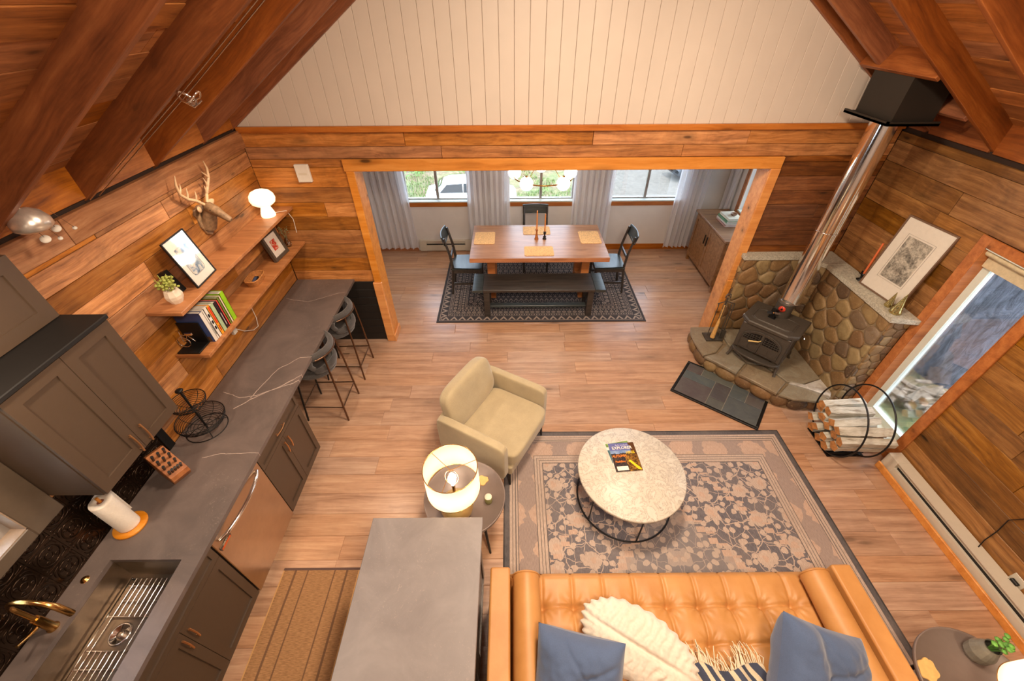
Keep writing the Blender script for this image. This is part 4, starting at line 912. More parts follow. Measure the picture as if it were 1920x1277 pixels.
# stepped medallion lines
sx_ = t.ma('MULTIPLY', t.ma('FLOOR', t.ma('MULTIPLY', ax, 14.)), 1 / 14.); md = t.ma('ADD', sx_, t.ma('MULTIPLY', ay, .75))
for q, wd in ((.62, .018), (.67, .007), (1.18, .014), (1.225, .006)): col = t.mix(band(t, t.ma('ABSOLUTE', t.ma('SUBTRACT', md, q)), -1, wd), col, rose)
col = t.mix(t.ma('MULTIPLY', t.ma('LESS_THAN', md, .6), .55), col, t.mix(flB, lin(132, 124, 122), lin(168, 152, 140)))
# border bands
bord = t.mix(t.ma('LESS_THAN', t.n('ShaderNodeTexVoronoi', {'Vector': wv, 'Scale': 3.1, 'Randomness': .3}, voronoi_dimensions='2D').outputs[0], .36), t.ramp(thr, [(.3, lin(140, 122, 114)), (.7, lin(164, 144, 134))]), rose)
col = t.mix(band(t, dist, -1, .36), col, bord)
for a, b_ in ((.055, .125), (.285, .37)):
    col = t.mix(band(t, dist, a, b_), col, lightc)
for a, b_ in ((.075, .08), (.10, .108), (.122, .128), (.283, .289), (.31, .315), (.335, .34), (.362, .37)): col = t.mix(band(t, dist, a, b_), col, lin(96, 86, 82))
col = t.mix(band(t, dist, -1, .052), col, t.ramp(thr, [(.3, lin(64, 60, 62)), (.7, lin(92, 88, 90))])); col = t.mix(band(t, dist, -1, .012), col, lin(40, 38, 40))
col = t.mix(t.ramp(wear, [(.42, BLACK3), (.7, (.35, .35, .35, 1))]), col, lin(148, 132, 122)); t.bump(thr, .2, .002)
m_rugL = t.fin(col, .85)
rugobj('living_room_rug', 'large faded floral rug under the marble coffee table', -.078, 2.722, -.534, 2.566, m_rugL)
HX2, HY2 = 1.444, .90
t = NT('dining_rug_print'); c = t.co((1, 1, 1), False); s = t.n('ShaderNodeSeparateXYZ', {0: c}); x_, y_ = s.outputs[0], s.outputs[1]; ax = t.ma('ABSOLUTE', x_); ay = t.ma('ABSOLUTE', y_)
dx_ = t.ma('SUBTRACT', HX2, ax); dy_ = t.ma('SUBTRACT', HY2, ay); dist = t.ma('MINIMUM', dx_, dy_); isx = t.ma('LESS_THAN', dx_, dy_)
along = t.ma('ADD', t.ma('MULTIPLY', isx, y_), t.ma('MULTIPLY', t.ma('SUBTRACT', 1., isx), x_))
D, Lt = lin(48, 46, 52), lin(172, 156, 144); col = D; 
def cell(a, b_, per, kind):
    h = (b_ - a) / 2; v = t.ma('DIVIDE', t.ma('SUBTRACT', dist, a + h), h); u = t.ma('SUBTRACT', t.ma('MULTIPLY', t.ma('FRACT', t.ma('DIVIDE', along, per)), 2.), 1.)
    au, av = t.ma('ABSOLUTE', u), t.ma('ABSOLUTE', v)
    if kind == 'ring': r = t.ma('SQRT', t.ma('ADD', t.ma('MULTIPLY', u, u), t.ma('MULTIPLY', v, v))); k = t.ma('MAXIMUM', band(t, r, .45, .72), t.ma('LESS_THAN', r, .2))
    elif kind == 'tri': k = t.ma('MULTIPLY', t.ma('LESS_THAN', t.ma('ADD', au, t.ma('MULTIPLY', t.ma('ADD', v, 1.), .5)), .95), t.ma('GREATER_THAN', t.ma('ADD', au, t.ma('MULTIPLY', t.ma('ADD', v, 1.), .5)), .5))
    elif kind == 'dia': k = band(t, t.ma('ADD', au, av), .3, .75)
    elif kind == 'dash': k = t.ma('MULTIPLY', t.ma('LESS_THAN', au, .45), t.ma('LESS_THAN', av, .6))
    else: k = t.ma('LESS_THAN', av, 1.)
    return t.ma('MULTIPLY', k, band(t, dist, a, b_))
tot = cell(.035, .043, 1, 'line')
for a, b_, p_, kd in ((.05, .14, .115, 'tri'), (.145, .15, 1, 'line'), (.155, .185, .035, 'dash'), (.19, .195, 1, 'line'), (.20, .26, .075, 'ring'), (.265, .295, .04, 'dash'), (.30, .305, 1, 'line'), (.31, .36, .06, 'dia'), (.365, .37, 1, 'line'), (.375, .40, .03, 'dash'), (.405, .48, .09, 'ring'), (.485, .51, .035, 'dash'), (.515, .575, .075, 'tri'), (.58, .585, 1, 'line'), (.59, .65, .07, 'dia'), (.655, .68, .03, 'dash'), (.69, .76, .08, 'ring'), (.77, .80, .04, 'dash'), (.81, .9, .1, 'dia')):
    tot = t.ma('MAXIMUM', tot, cell(a, b_, p_, kd))
col = t.mix(t.ma('MULTIPLY', tot, .85), D, Lt); thr = t.noise(t.n('ShaderNodeMapping', {0: c, 3: (200, 40, 1)}).outputs[0], 1, 3, .6)
col = t.mix(t.ramp(thr, [(.4, BLACK3), (.7, (.3, .3, .3, 1))]), col, lin(110, 100, 96)); m_rugD = t.fin(col, .85)
rugobj('dining_rug', 'charcoal and cream geometric rug under the dining table', -1.032, 1.856, 4.415, 6.215, m_rugD)

# ---------------------------------------------------------------- coffee table and magazines
ctb = thing('coffee_table', 'round marble coffee table on a thin black ring frame', 'coffee table', (.985, 1.86, .008))
MB().lathe([(.001, .385), (.43, .385), (.438, .39), (.438, .405), (.432, .412), (.001, .412)], n=64).build('tabletop', m_marble, ctb)
MB().tube([(.405 * math.cos(2 * PI * k / 64), .405 * math.sin(2 * PI * k / 64), .007) for k in range(64)], .0075, 8, closed=True).build('base_ring', m_black, ctb)
MB().tube([(.40 * math.cos(2 * PI * k / 64), .40 * math.sin(2 * PI * k / 64), .377) for k in range(64)], .0075, 8, closed=True).build('top_ring', m_black, ctb)
for k in range(6):
    a = PI / 6 + .05 + k * PI / 3; MB().cyl((.405 * math.cos(a), .405 * math.sin(a), .007), (.40 * math.cos(a), .40 * math.sin(a), .377), .0065, n=8).build('leg', m_black, ctb)
def magazine(label, loc, rz, art):
    o = thing('magazine', label, 'magazine', loc, rz, group='magazines on the coffee table')
    return o
m1 = magazine('green and white magazine mostly hidden under the adventure magazine', (.935, 2.0, .4201), radians(10), 0)
m_mg2 = plain('magazine_green', (110, 140, 70), .35, var=.5, nscale=14)
MB().box(-.108, .108, -.138, .138, 0, .003).build('pages', m_paper, m1); MB().box(-.106, .106, -.136, .136, .003, .0036).build('cover', m_paper, m1)
MB().box(-.1, .104, .10, .134, .0036, .0039).build('cover_picture', m_mg2, m1); MB().box(-.104, -.07, -.06, .07, .0036, .0039).build('cover_panel', plain('magazine_teal', (70, 110, 120), .35, var=.3, nscale=20), m1)
m2 = magazine('magazine with a blue and autumn cover reading EXPLORER', (.958, 1.985, .4242), radians(4), 0)
MB().box(-.113, .113, -.140, .140, 0, .004).build('pages', m_paper, m2)
m_ = NT('magazine_cover'); c = m_.co((1, 1, 1), False); s = m_.n('ShaderNodeSeparateXYZ', {0: c}); n1 = m_.noise(c, 16, 4, .7); n2 = m_.noise(c, 55, 3, .7)
autumn = m_.ramp(n2, [(.35, lin(40, 34, 24)), (.5, lin(112, 74, 30)), (.62, lin(150, 110, 50)), (.75, lin(196, 140, 50))])
sky_ = m_.ramp(n1, [(.3, lin(78, 84, 140)), (.7, lin(112, 116, 168))]); lake = m_.ramp(n1, [(.3, lin(54, 92, 150)), (.7, lin(150, 170, 200))])
yy = m_.ma('ADD', s.outputs[1], m_.ma('MULTIPLY', m_.ma('SUBTRACT', n1, .5), .04)); xx = m_.ma('ADD', s.outputs[0], m_.ma('MULTIPLY', m_.ma('SUBTRACT', n1, .5), .05))
cl = m_.mix(m_.ma('GREATER_THAN', yy, .035), m_.ramp(n2, [(.4, lin(36, 38, 48)), (.7, lin(92, 70, 50))]), lake); cl = m_.mix(m_.ma('GREATER_THAN', yy, .065), cl, sky_)
cl = m_.mix(m_.ma('GREATER_THAN', m_.ma('ADD', xx, m_.ma('MULTIPLY', yy, .12)), .075), cl, lin(84, 52, 30)); cl = m_.mix(m_.ma('MULTIPLY', m_.ma('GREATER_THAN', xx, .005), m_.ma('LESS_THAN', yy, .02)), cl, autumn); m_ = m_.fin(cl, .25)
MB().box(-.1125, .1125, -.1395, .1395, .004, .0045).build('cover', m_, m2)
wht = plain('print_white', (236, 226, 210), .4); orn = plain('print_orange', (232, 128, 40), .4); yel = plain('print_yellow', (236, 200, 30), .4)
text('Adirondack', WM[m2] @ T(0, .117, .0046), .024, plain('print_lilac', (190, 184, 214), .4), m2); text('EXPLORER', WM[m2] @ T(-.002, .088, .0046), .040, wht, m2, sx=.92, bold=.0006)
text('AUTUMN', WM[m2] @ T(-.045, .008, .0046), .034, orn, m2, sx=.85, bold=.0008); text('HIKES', WM[m2] @ T(.058, .038, .0046), .034, yel, m2, sx=.85, bold=.0008); text('Paddling', WM[m2] @ T(-.05, -.045, .0046), .026, orn, m2, bold=.0005)
MB().box(-.095, .0, -.128, -.09, .0045, .0049).build('address_label', wht, m2)
MB().add([(.02, -.04, .0048), (.035, -.03, .0048), (.10, -.11, .0048), (.108, -.13, .0048), (.08, -.125, .0048)], [(0, 4, 3, 2, 1)]).build('yellow_canoe_print', yel, m2)

# ---------------------------------------------------------------- sofa and its cushions
sf = thing('sofa', 'tan leather sofa with a button tufted seat and round bolsters', 'sofa', (1.025, .5, 0))
MB().box(-.02, 2.07, .0, 1.04, .10, .29, ch=.02).build('base_frame', m_leather, sf, W=True, bevel=.01)
for x0 in (-.147, 2.055): MB().box(x0, x0 + .128, -.05, 1.055, .10, .605, ch=.01).build('arm', m_leather, sf, W=True, bevel=.012)
NX, NY = 8, 5; SX0, SX1, SY0, SY1 = -.012, 2.048, .04, 1.075
tx = [.187 + .2 * k for k in range(9)]; ty = [.870, .668, .466, .264]
def seatz(x, y):
    dm = 0
    for a in tx:
        for b_ in ty:
            d = math.hypot(x - a, (y - b_)); dm = max(dm, math.exp(-(d / .028) ** 2) * .032 + math.exp(-(d / .08) ** 2) * .022)
    gx_ = min(abs(x - a) for a in tx); gy_ = min(abs(y - b_) for b_ in ty)
    cr = .015 * math.exp(-(gx_ / .009) ** 2) + .015 * math.exp(-(gy_ / .009) ** 2)
    dn = min((math.hypot(x - a, y - b_), a, b_) for a in tx for b_ in ty); an_ = math.atan2(y - dn[2], x - dn[1])
    fold = .0045 * math.sin(an_ * 9 + dn[1] * 31 + dn[2] * 17 + 1.5 * noise.noise(Vector((x * 9, y * 9, 1)))) * math.exp(-((dn[0] - .045) / .035) ** 2)
    e = min(x - SX0, SX1 - x, SY1 - y, y - SY0); ed = .045 * (1 - min(1, e / .05)) ** 2
    return .468 - dm - cr - ed + fold
mb = MB(); mb.grid(240, 120, lambda a, b_: (SX0 + (SX1 - SX0) * a, SY0 + (SY1 - SY0) * b_, seatz(SX0 + (SX1 - SX0) * a, SY0 + (SY1 - SY0) * b_)))
def rimp(a, v):
    # perimeter skirt
    P_ = [(SX0, SY0), (SX1, SY0), (SX1, SY1), (SX0, SY1)]; k = int(a * 4) % 4; f = a * 4 - int(a * 4) if a < 1 else 0
    p, q = P_[k], P_[(k + 1) % 4]; x, y = p[0] + (q[0] - p[0]) * f, p[1] + (q[1] - p[1]) * f; bul = .012 * math.sin(PI * v)
    x += (bul if x > 1.9 and k != 2 else -bul if x < .1 else 0); y += bul if y > 1.0 else -bul if y < .1 else 0
    return (x, y, .42 - (.42 - .29) * v)
mb.grid(160, 6, rimp, cu=True, flip=True); mb.build('seat_cushion', m_leather, sf, W=True)
for x0 in (.083, 1.945):
    mb = MB(); pr = [(.001, 0), (.06, .0), (.083, .008), (.087, .02), (.084, .06), (.087, .5), (.084, .94), (.087, .98), (.083, .992), (.06, 1.0), (.001, 1.0)]
    mb.lathe(pr, n=28, X=frame((x0, .03, .555), (1, 0, 0), (0, 0, 1), (0, 1, 0))); 
    mb.tube([(x0 + .088 * math.cos(2 * PI * k / 28), 1.012, .555 + .088 * math.sin(2 * PI * k / 28)) for k in range(28)], .004, 6, closed=True)
    mb.build('bolster', m_leather, sf, W=True)
def backc(a, b_):
    x = SX0 + (SX1 - SX0) * a; z = .44 + .42 * b_
    gx_ = min(abs(x - q) for q in tx); gz = min(abs(z - q) for q in (.58, .72)); y = .20 - .10 * b_ + .03 * math.sin(PI * b_) - .012 * math.exp(-(gx_ / .01) ** 2) - .012 * math.exp(-(gz / .01) ** 2)
    return (x, y, z)
mb = MB(); mb.grid(120, 24, backc, flip=True); mb.build('back_cushion', m_leather, sf, W=True)
MB().box(-.018, 2.052, -.06, .10, .29, .84, ch=.02).build('backrest', m_leather, sf, W=True)
for x in (.0, 2.05):
    for y in (.05, .98): MB().cyl((x, y, .0085), (x, y, .12), .018, .024, n=10).build('leg', m_table, sf, W=True)
def cushion(name, label, mat, w_, h_, th, X, dent=0., fold=0., seed=1, oval=False, group=None, piping=True):
    r = random.Random(seed); sx, sy = r.uniform(0, 9), r.uniform(0, 9)
    def shp(side):
        def fn(a, b_):
            u, v = a * 2 - 1, b_ * 2 - 1
            if oval:
                # map the square onto an oval
                uu = u * math.sqrt(1 - v * v / 2); vv = v * math.sqrt(1 - u * u / 2); rr_ = min(1, math.hypot(uu, vv)); k = 1 - rr_ ** 2.6; x, y = uu * w_ / 2, vv * h_ / 2
                z = side * th / 2 * max(k, 0) ** .5
                ruch = .008 * math.sin(uu * 46 + 1.5 * math.sin(vv * 7) + 3 * noise.noise(Vector((uu * 3 + sx, vv * 3, side)))) * (1 - rr_ ** 6) * min(1, abs(vv) * 5) + .004 * noise.noise(Vector((uu * 22, vv * 22, 3)))
                z += ruch * side; z -= side * .022 * math.exp(-(vv / .07) ** 2) * (1 - rr_ ** 2)
                sc_ = 1 + .03 * math.sin(math.atan2(vv, uu) * 26) * (rr_ ** 4) + .03 * noise.noise(Vector((math.cos(math.atan2(vv, uu)) * 3, math.sin(math.atan2(vv, uu)) * 3, 1)))
                return (x * sc_, y * sc_, z)
            pin = 1 - .05 * (1 - abs(v) ** 2) * abs(u) ** 3; pin2 = 1 - .05 * (1 - abs(u) ** 2) * abs(v) ** 3
            x, y = u * w_ / 2 * pin, v * h_ / 2 * pin2
            k = max(0, (1 - u ** 4) * (1 - v ** 4)) ** .55; z = side * th / 2 * k
            z += side * k * (.018 * noise.noise(Vector((u * 2.2 + sx, v * 2.2 + sy, side))) + .006 * noise.noise(Vector((u * 7 + sx, v * 7, side))))
            if dent: z -= side * dent * k * math.exp(-((u + v * .35) / .22) ** 2) * (1 if v > -.3 else max(0, 1 + (v + .3) * 1.6))
            if fold: z -= side * .012 * k * math.exp(-((u * .5 - v + .2) / .06) ** 2) + side * .010 * k * math.exp(-((u + v * .9 - .5) / .05) ** 2)
            return (x, y, z)
        return fn
    mb = MB(); mb.grid(56, 56, shp(1), X=X); mb.grid(56, 56, shp(-1), X=X, flip=True)
    return tag(mb.build(name, mat), label, 'cushion', group)
cushion('throw_pillow', 'blue cotton cushion leaning by the bolster next to the island', m_blue, .47, .47, .27, T(.335, .455, .665) @ rzm(radians(-30)) @ rx(radians(36)) @ rzm(radians(18)), fold=1, seed=3, group='blue cushions on the sofa')
cushion('throw_pillow', 'dented blue cotton cushion beside the fringed throw', m_blue, .52, .52, .28, T(1.60, .465, .665) @ rzm(radians(22)) @ rx(radians(38)) @ rzm(radians(-38)), dent=.045, fold=1, seed=8, group='blue cushions on the sofa')
cushion('plush_pillow', 'cream ruched oval cushion lying across the tufted seat', m_fur, .66, .36, .17, T(.70, .635, .61) @ rzm(radians(-31)) @ rx(radians(24)), oval=True, seed=5)
# fringed throw
t = NT('throw_stripes'); c = t.co((1, 1, 1), False); n1 = t.noise(c, 200, 2, .5); s = t.n('ShaderNodeSeparateXYZ', {0: c}); wv_ = t.ma('SINE', t.ma('MULTIPLY', t.ma('ADD', s.outputs[0], t.ma('MULTIPLY', s.outputs[1], .5)), 95.))
cl = t.mix(t.ma('GREATER_THAN', wv_, .25), lin(62, 68, 88), lin(206, 190, 162)); t.bump(n1, .4, .003); m_throw = t.fin(cl, .9)
tb = thing('throw_blanket', 'navy and cream striped throw with a knotted fringe on the sofa seat', 'blanket', (1.2, .4, .48))
MB().grid(60, 30, lambda a, b_: (.98 + .42 * a, .20 + .345 * b_ + .02 * math.sin(a * 9), .505 + .045 * abs(math.sin(a * 8 + b_ * 3)) + .025 * noise.noise(Vector((a * 5, b_ * 4, 0))))).build('blanket', m_throw, tb, W=True)
fr_ = MB(); r_ = random.Random(4)
for k in range(52):
    a = k / 51; x, y = .98 + .42 * a, .545 + .02 * math.sin(a * 9); z = .505 + .045 * abs(math.sin(a * 8 + 3)) + .025 * noise.noise(Vector((a * 5, 4, 0)))
    L = r_.uniform(.05, .11); dx_ = r_.uniform(-.03, .03); fr_.tube([(x, y, z), (x + dx_ * .4, y + L * .5, z - .01 + r_.uniform(0, .03)), (x + dx_, y + L, max(.485, z - .04 + r_.uniform(-.01, .05)))], [.0035, .003, .0022], 5)
fr_.build('fringe', m_cream, tb, W=True, kind='stuff')

# ---------------------------------------------------------------- armchair
ac = thing('armchair', 'beige fabric armchair on thin black legs', 'armchair', (-.145, 2.42, .0086), radians(59.8))
W_, Dp = .82, .76
MB().box(-.33, .33, -.35, .33, .17, .29, ch=.015).build('base', m_beige, ac, bevel=.01)
def soft(mb_, x0, x1, y0, y1, z0, z1, X=None, p=5., n=26, puff=.02):
    cx, cy, cz = (x0 + x1) / 2, (y0 + y1) / 2, (z0 + z1) / 2; hx, hy, hz = (x1 - x0) / 2, (y1 - y0) / 2, (z1 - z0) / 2
    def fn(a, b_):
        th, ph = a * 2 * PI, (b_ - .5) * PI
        f = lambda c: math.copysign(abs(c) ** (2 / p), c)
        return (cx + hx * f(math.cos(ph)) * f(math.cos(th)), cy + hy * f(math.cos(ph)) * f(math.sin(th)), cz + hz * f(math.sin(ph)))
    mb_.grid(n * 4, n * 2, fn, cu=True, X=X); return mb_
soft(MB(), -.325, .325, -.39, .25, .29, .455, p=7).build('seat_cushion', m_beige, ac)
for s in (-1, 1): soft(MB(), s * .37 - .042, s * .37 + .042, -.325, .37, .17, .615, p=9).build('arm', m_beige, ac)
soft(MB(), -.41, .41, .30, .375, .17, .60, p=9).build('back_frame', m_beige, ac)
soft(MB(), -.335, .335, -.075, .075, 0, .42, X=T(0, .245, .42) @ rx(radians(-14)), p=4.5).build('back_cushion', m_beige, ac)
for sx_ in (-.31, .31):
    for sy_ in (-.32, .33): MB().cyl((sx_ * 1.02, sy_ * 1.02, .0), (sx_, sy_, .18), .010, .012, n=8).build('leg', m_black, ac)

# ---------------------------------------------------------------- side tables and lamps
def side_table(label, loc, r, legs):
    o = thing('side_table', label, 'side table', loc)
    MB().lathe([(.001, .472), (r - .006, .472), (r, .478), (r + .002, .505), (r - .004, .507), (r - .008, .486), (.001, .484)], n=56).build('tray_top', m_traygrey, o)
    for a in legs: MB().cyl((.72 * r * math.cos(a), .72 * r * math.sin(a), .472), (.92 * r * math.cos(a), .92 * r * math.sin(a), .0), .013, .009, n=8).build('leg', m_black, o)
    MB().tube([(.3 * r * math.cos(2 * PI * k / 24), .3 * r * math.sin(2 * PI * k / 24), .462) for k in range(24)], .008, 6, closed=True).build('collar', m_black, o)
    return o
side_table('round grey tray side table between the armchair and the island', (-.366, 1.60, 0), .308, (-.86, 1.2, 3.25))
side_table('round grey tray side table beyond the far arm of the sofa', (2.56, .43, .0086), .30, (.4, 2.5, -1.6))
def table_lamp(label, loc, r0=.178, r1=.182, zs0=.36, zs1=.60, on=True):
    o = thing('table_lamp', label, 'lamp', loc)
    MB().lathe([(.001, 0), (.075, 0), (.08, .01), (.11, .06), (.12, .11), (.105, .17), (.06, .23), (.022, .26), (.018, .30), (.001, .30)], n=28).build('base', m_goldbase, o)
    MB().cyl((0, 0, .30), (0, 0, .40), .012, n=10).build('socket', m_gold, o)
    MB().lathe([(r1, zs0), (r0, zs1)], n=48, caps=False).build('lamp_shade', m_shade, o)
    b = MB(); b.tube([(r0 * math.cos(2 * PI * k / 48), r0 * math.sin(2 * PI * k / 48), zs1) for k in range(48)], .003, 6, closed=True); b.tube([(r1 * math.cos(2 * PI * k / 48), r1 * math.sin(2 * PI * k / 48), zs0) for k in range(48)], .003, 6, closed=True)
    for k in range(3):
        a = .35 + k * 2 * PI / 3; b.tube([(0, 0, zs1 - .03), (r0 * math.cos(a), r0 * math.sin(a), zs1 - .004)], .0022, 6)
    b.tube([(.045 * math.sin(q), 0, .40 + (zs1 - .03 - .40) * (1 - math.cos(q)) / 2 * 1.0) for q in [PI * k / 10 for k in range(11)]], .0022, 6); b.tube([(-.045 * math.sin(q), 0, .40 + (zs1 - .03 - .40) * (1 - math.cos(q)) / 2) for q in [PI * k / 10 for k in range(11)]], .0022, 6)
    b.build('shade_frame', m_gold, o)
    MB().lathe([(.001, .40), (.013, .40), (.014, .425), (.027, .455), (.03, .48), (.022, .505), (.001, .515)], n=16).build('bulb', m_bulb, o)
    return o
table_lamp('lit table lamp with a cream drum shade on the tray table next to the armchair', (-.405, 1.475, .486))
tl2 = table_lamp('lit table lamp with a cream drum shade beyond the far arm of the sofa', (2.50, .33, .495), .15, .165)
sh1 = MB(); 
def shell(label, loc, rz, r):
    mb = MB(); n = 44
    pts = [(r * (1 + .10 * math.sin(k * 11 * PI / n)) * math.cos(2 * PI * k / n) * (1 if True else 0), r * .8 * (1 + .10 * math.sin(k * 11 * PI / n)) * math.sin(2 * PI * k / n)) for k in range(n)]
    mb.prism(pts, 0, .009, inset=.003); o = mb.build('coaster', m_cork if False else plain('gold_coaster', (222, 180, 112), .45, .25, .2)); o.location = loc; o.rotation_euler = (0, 0, rz); WM[o] = T(*loc)
    return tag(o, label, 'coaster', 'scalloped gold coasters')
shell('scalloped gold coaster beside the table lamp near the armchair', (-.245, 1.735, .4845), .3, .052)
shell('scalloped gold coaster on the tray table beyond the far arm of the sofa', (2.345, .53, .4935), .9, .06)
cd = thing('jar_candle', 'small green glass candle jar on the tray table by the armchair', 'candle', (-.183, 1.565, .485))
MB().lathe([(.001, 0), (.029, 0), (.03, .004), (.03, .058), (.028, .06), (.027, .054), (.001, .053)], n=20).build('jar', plain('green_glass', (120, 116, 70), .2), cd); MB().lathe([(.001, .0605), (.027, .0605), (.028, .064), (.026, .067), (.001, .067)], n=20).build('lid', m_cream2, cd)
gv = thing('ribbed_vase', 'ribbed grey glass vase with green sprigs on the tray table beyond the sofa', 'vase', (2.66, .60, .495))
MB().lathe([(.001, 0), (.045, 0), (.06, .03), (.062, .08), (.045, .13), (.035, .15), (.038, .16), (.033, .15), (.04, .13), (.056, .08), (.054, .03), (.04, .006), (.001, .006)], n=18, smooth=False).build('vase', plain('grey_ribbed_glass', (120, 116, 106), .15), gv)
pb = MB(); r_ = random.Random(9)
for k in range(16):
    a = r_.uniform(0, 6.3); q = r_.uniform(.01, .06); tip = (q * math.cos(a), q * math.sin(a), .2 + r_.uniform(0, .06)); pb.tube([(0, 0, .08), tip], .0015, 4); pb.ball(tip, .016, (1, 1, .5), 6)
pb.build('foliage', m_leaf, gv, kind='stuff')

# ---------------------------------------------------------------- dining set
dt = thing('dining_table', 'rustic wooden dining table with thick trestle legs', 'table', (.385, 5.34, 0))
tp = MB().box(-.94, .94, -.515, .515, .70, .76, ch=.003)
tp.m = [0 if i in () else 0 for i in tp.m]; tp.build('tabletop', m_table, dt)
for q in (-.519, .5): MB().box(-.939, .939, q, q + .019, .699, .757).build('edge_board', m_tableside, dt)
for sx_ in (-.66, .66):
    for sy_ in (-.29, .29): MB().box(sx_ - .055, sx_ + .055, sy_ - .055, sy_ + .055, .008, .70, ch=.004).build('leg', m_tableside, dt)
    MB().box(sx_ - .05, sx_ + .05, -.235, .235, .60, .70).box(sx_ - .045, sx_ + .045, -.235, .235, .06, .15).build('cross_rail', m_tableside, dt)
MB().box(-.61, .61, -.04, .04, .07, .14, ch=.003).build('stretcher', m_tableside, dt)
bn = thing('dining_bench', 'long black dining bench on the living side of the table', 'bench', (.372, 4.725, .0085))
MB().box(-.745, .745, -.215, .215, .415, .45, ch=.003).build('seat', m_blackwood, bn)
for s in (-1, 1):
    MB().box(s * .748, s * .885, -.217, .217, .413, .4505, ch=.003).build('end_board', m_tealwood, bn)
    for sy_ in (-.15, .15): MB().box(s * .70 - .04, s * .70 + .04, sy_ - .04, sy_ + .04, 0, .415, ch=.003).build('leg', m_blackwood, bn)
    MB().box(s * .70 - .03, s * .70 + .03, -.11, .11, .34, .41).box(s * .70 - .025, s * .70 + .025, -.11, .11, .07, .13).build('side_rail', m_blackwood, bn)
MB().box(-.67, .67, -.09, -.01, .085, .115, ch=.003).build('stretcher', m_tealwood, bn)
def dining_chair():
    t_ = thing('dining_chair', 'black wooden dining chair at the head of the table by the dining room corner curtain', 'chair', (-.63, 5.29, .0085), radians(90), 'black chairs around the dining table')
    # local: sits facing -y, back at +y
    MB().grid(14, 14, lambda a, b_: ((a - .5) * (.44 - .05 * b_), (b_ - .5) * .43, .455 - .012 * math.sin(PI * a) * math.sin(PI * b_))).box(-.212, .212, -.212, .212, .425, .44).build('seat', m_tealwood, t_)
    MB().box(-.20, .20, -.205, -.185, .37, .43).box(-.19, .19, .185, .205, .37, .43).box(-.20, -.18, -.19, .19, .37, .43).box(.18, .20, -.19, .19, .37, .43).build('apron', m_blackwood, t_)
    for s in (-1, 1):
        MB().tube([(s * .185, -.19, 0), (s * .19, -.19, .42)], [.015, .02], 4, smooth=False).build('leg', m_blackwood, t_)
        MB().tube([(s * .175, .245, 0), (s * .18, .20, .43), (s * .18, .225, .65), (s * .18, .285, .90)], [.017, .021, .019, .016], 4, smooth=False).build('leg', m_blackwood, t_)
        MB().box(s * .183 - .009, s * .183 + .009, -.18, .20, .17, .20).build('stretcher', m_blackwood, t_)
    MB().grid(16, 6, lambda a, b_: ((a - .5) * .40, .268 + .055 * b_ * .6 + .03 * math.sin(PI * a) - .0, .80 + .115 * b_)).grid(16, 6, lambda a, b_: ((a - .5) * .40, .288 + .055 * b_ * .6 + .03 * math.sin(PI * a), .80 + .115 * b_), flip=True).box(-.2, .2, .27, .29, .80, .802).build('backrest', m_tealwood, t_)
    MB().tube([((a - .5) * .40, .278 + .033 + .03 * math.sin(PI * a), .915) for a in [k / 12 for k in range(13)]], .0115, 6).build('top_rail', m_tealwood, t_)
    MB().box(-.172, .172, .215, .233, .56, .60).build('cross_slat', m_blackwood, t_)
    return t_
d0 = dining_chair()
dup(d0, (1.42, 5.29, .0085), radians(-90), 'black wooden dining chair at the head of the table toward the sideboard')
dup(d0, (.395, 5.92, .0085), radians(0), 'black wooden dining chair behind the table facing the bench')
for loc, rz_, lab in (((-.375, 5.425, .7602), 0, 'cork placemat on the end of the table by the white car window'), ((.385, 5.02, .7602), 0, 'cork placemat on the bench side of the table'), ((.385, 5.66, .7602), 0, 'cork placemat on the window side of the table behind the candlesticks'), ((1.14, 5.425, .7602), 0, 'cork placemat on the table end toward the sideboard')):
    w2, h2 = (.148, .195) if abs(loc[0] - .385) > .3 else (.20, .135)
    pl = [(sx * (w2 - .03) + .03 * math.cos(a), sy * (h2 - .03) + .03 * math.sin(a)) for sx, sy, a0 in ((1, 1, 0), (-1, 1, PI / 2), (-1, -1, PI), (1, -1, 1.5 * PI)) for a in [a0 + k * PI / 8 for k in range(5)]]
    o = MB().prism(pl, 0, .005).build('placemat', m_cork); o.location = loc; WM[o] = T(*loc); tag(o, lab, 'placemat', 'cork placemats on the dining table')
c1 = thing('candlestick', 'taller brown wooden candlestick with a thin orange taper on the dining table', 'candlestick', (.37, 5.385, .7605))
MB().lathe([(.001, 0), (.03, 0), (.031, .006), (.022, .03), (.013, .09), (.012, .12), (.02, .135), (.021, .15), (.001, .15)], n=16).build('stick', m_tableside, c1); MB().cyl((0, 0, .15), (0, 0, .42), .011, .008, n=10).build('candle', m_candle, c1)
c2 = thing('candlestick', 'shorter black turned candlestick with a thin orange taper on the dining table', 'candlestick', (.486, 5.39, .7605))
MB().lathe([(.001, 0), (.028, 0), (.029, .006), (.016, .02), (.024, .035), (.01, .05), (.012, .075), (.024, .09), (.015, .1), (.018, .115), (.001, .115)], n=16).build('stick', m_black, c2); MB().cyl((0, 0, .115), (0, 0, .37), .011, .008, n=10).build('candle', m_candle, c2)
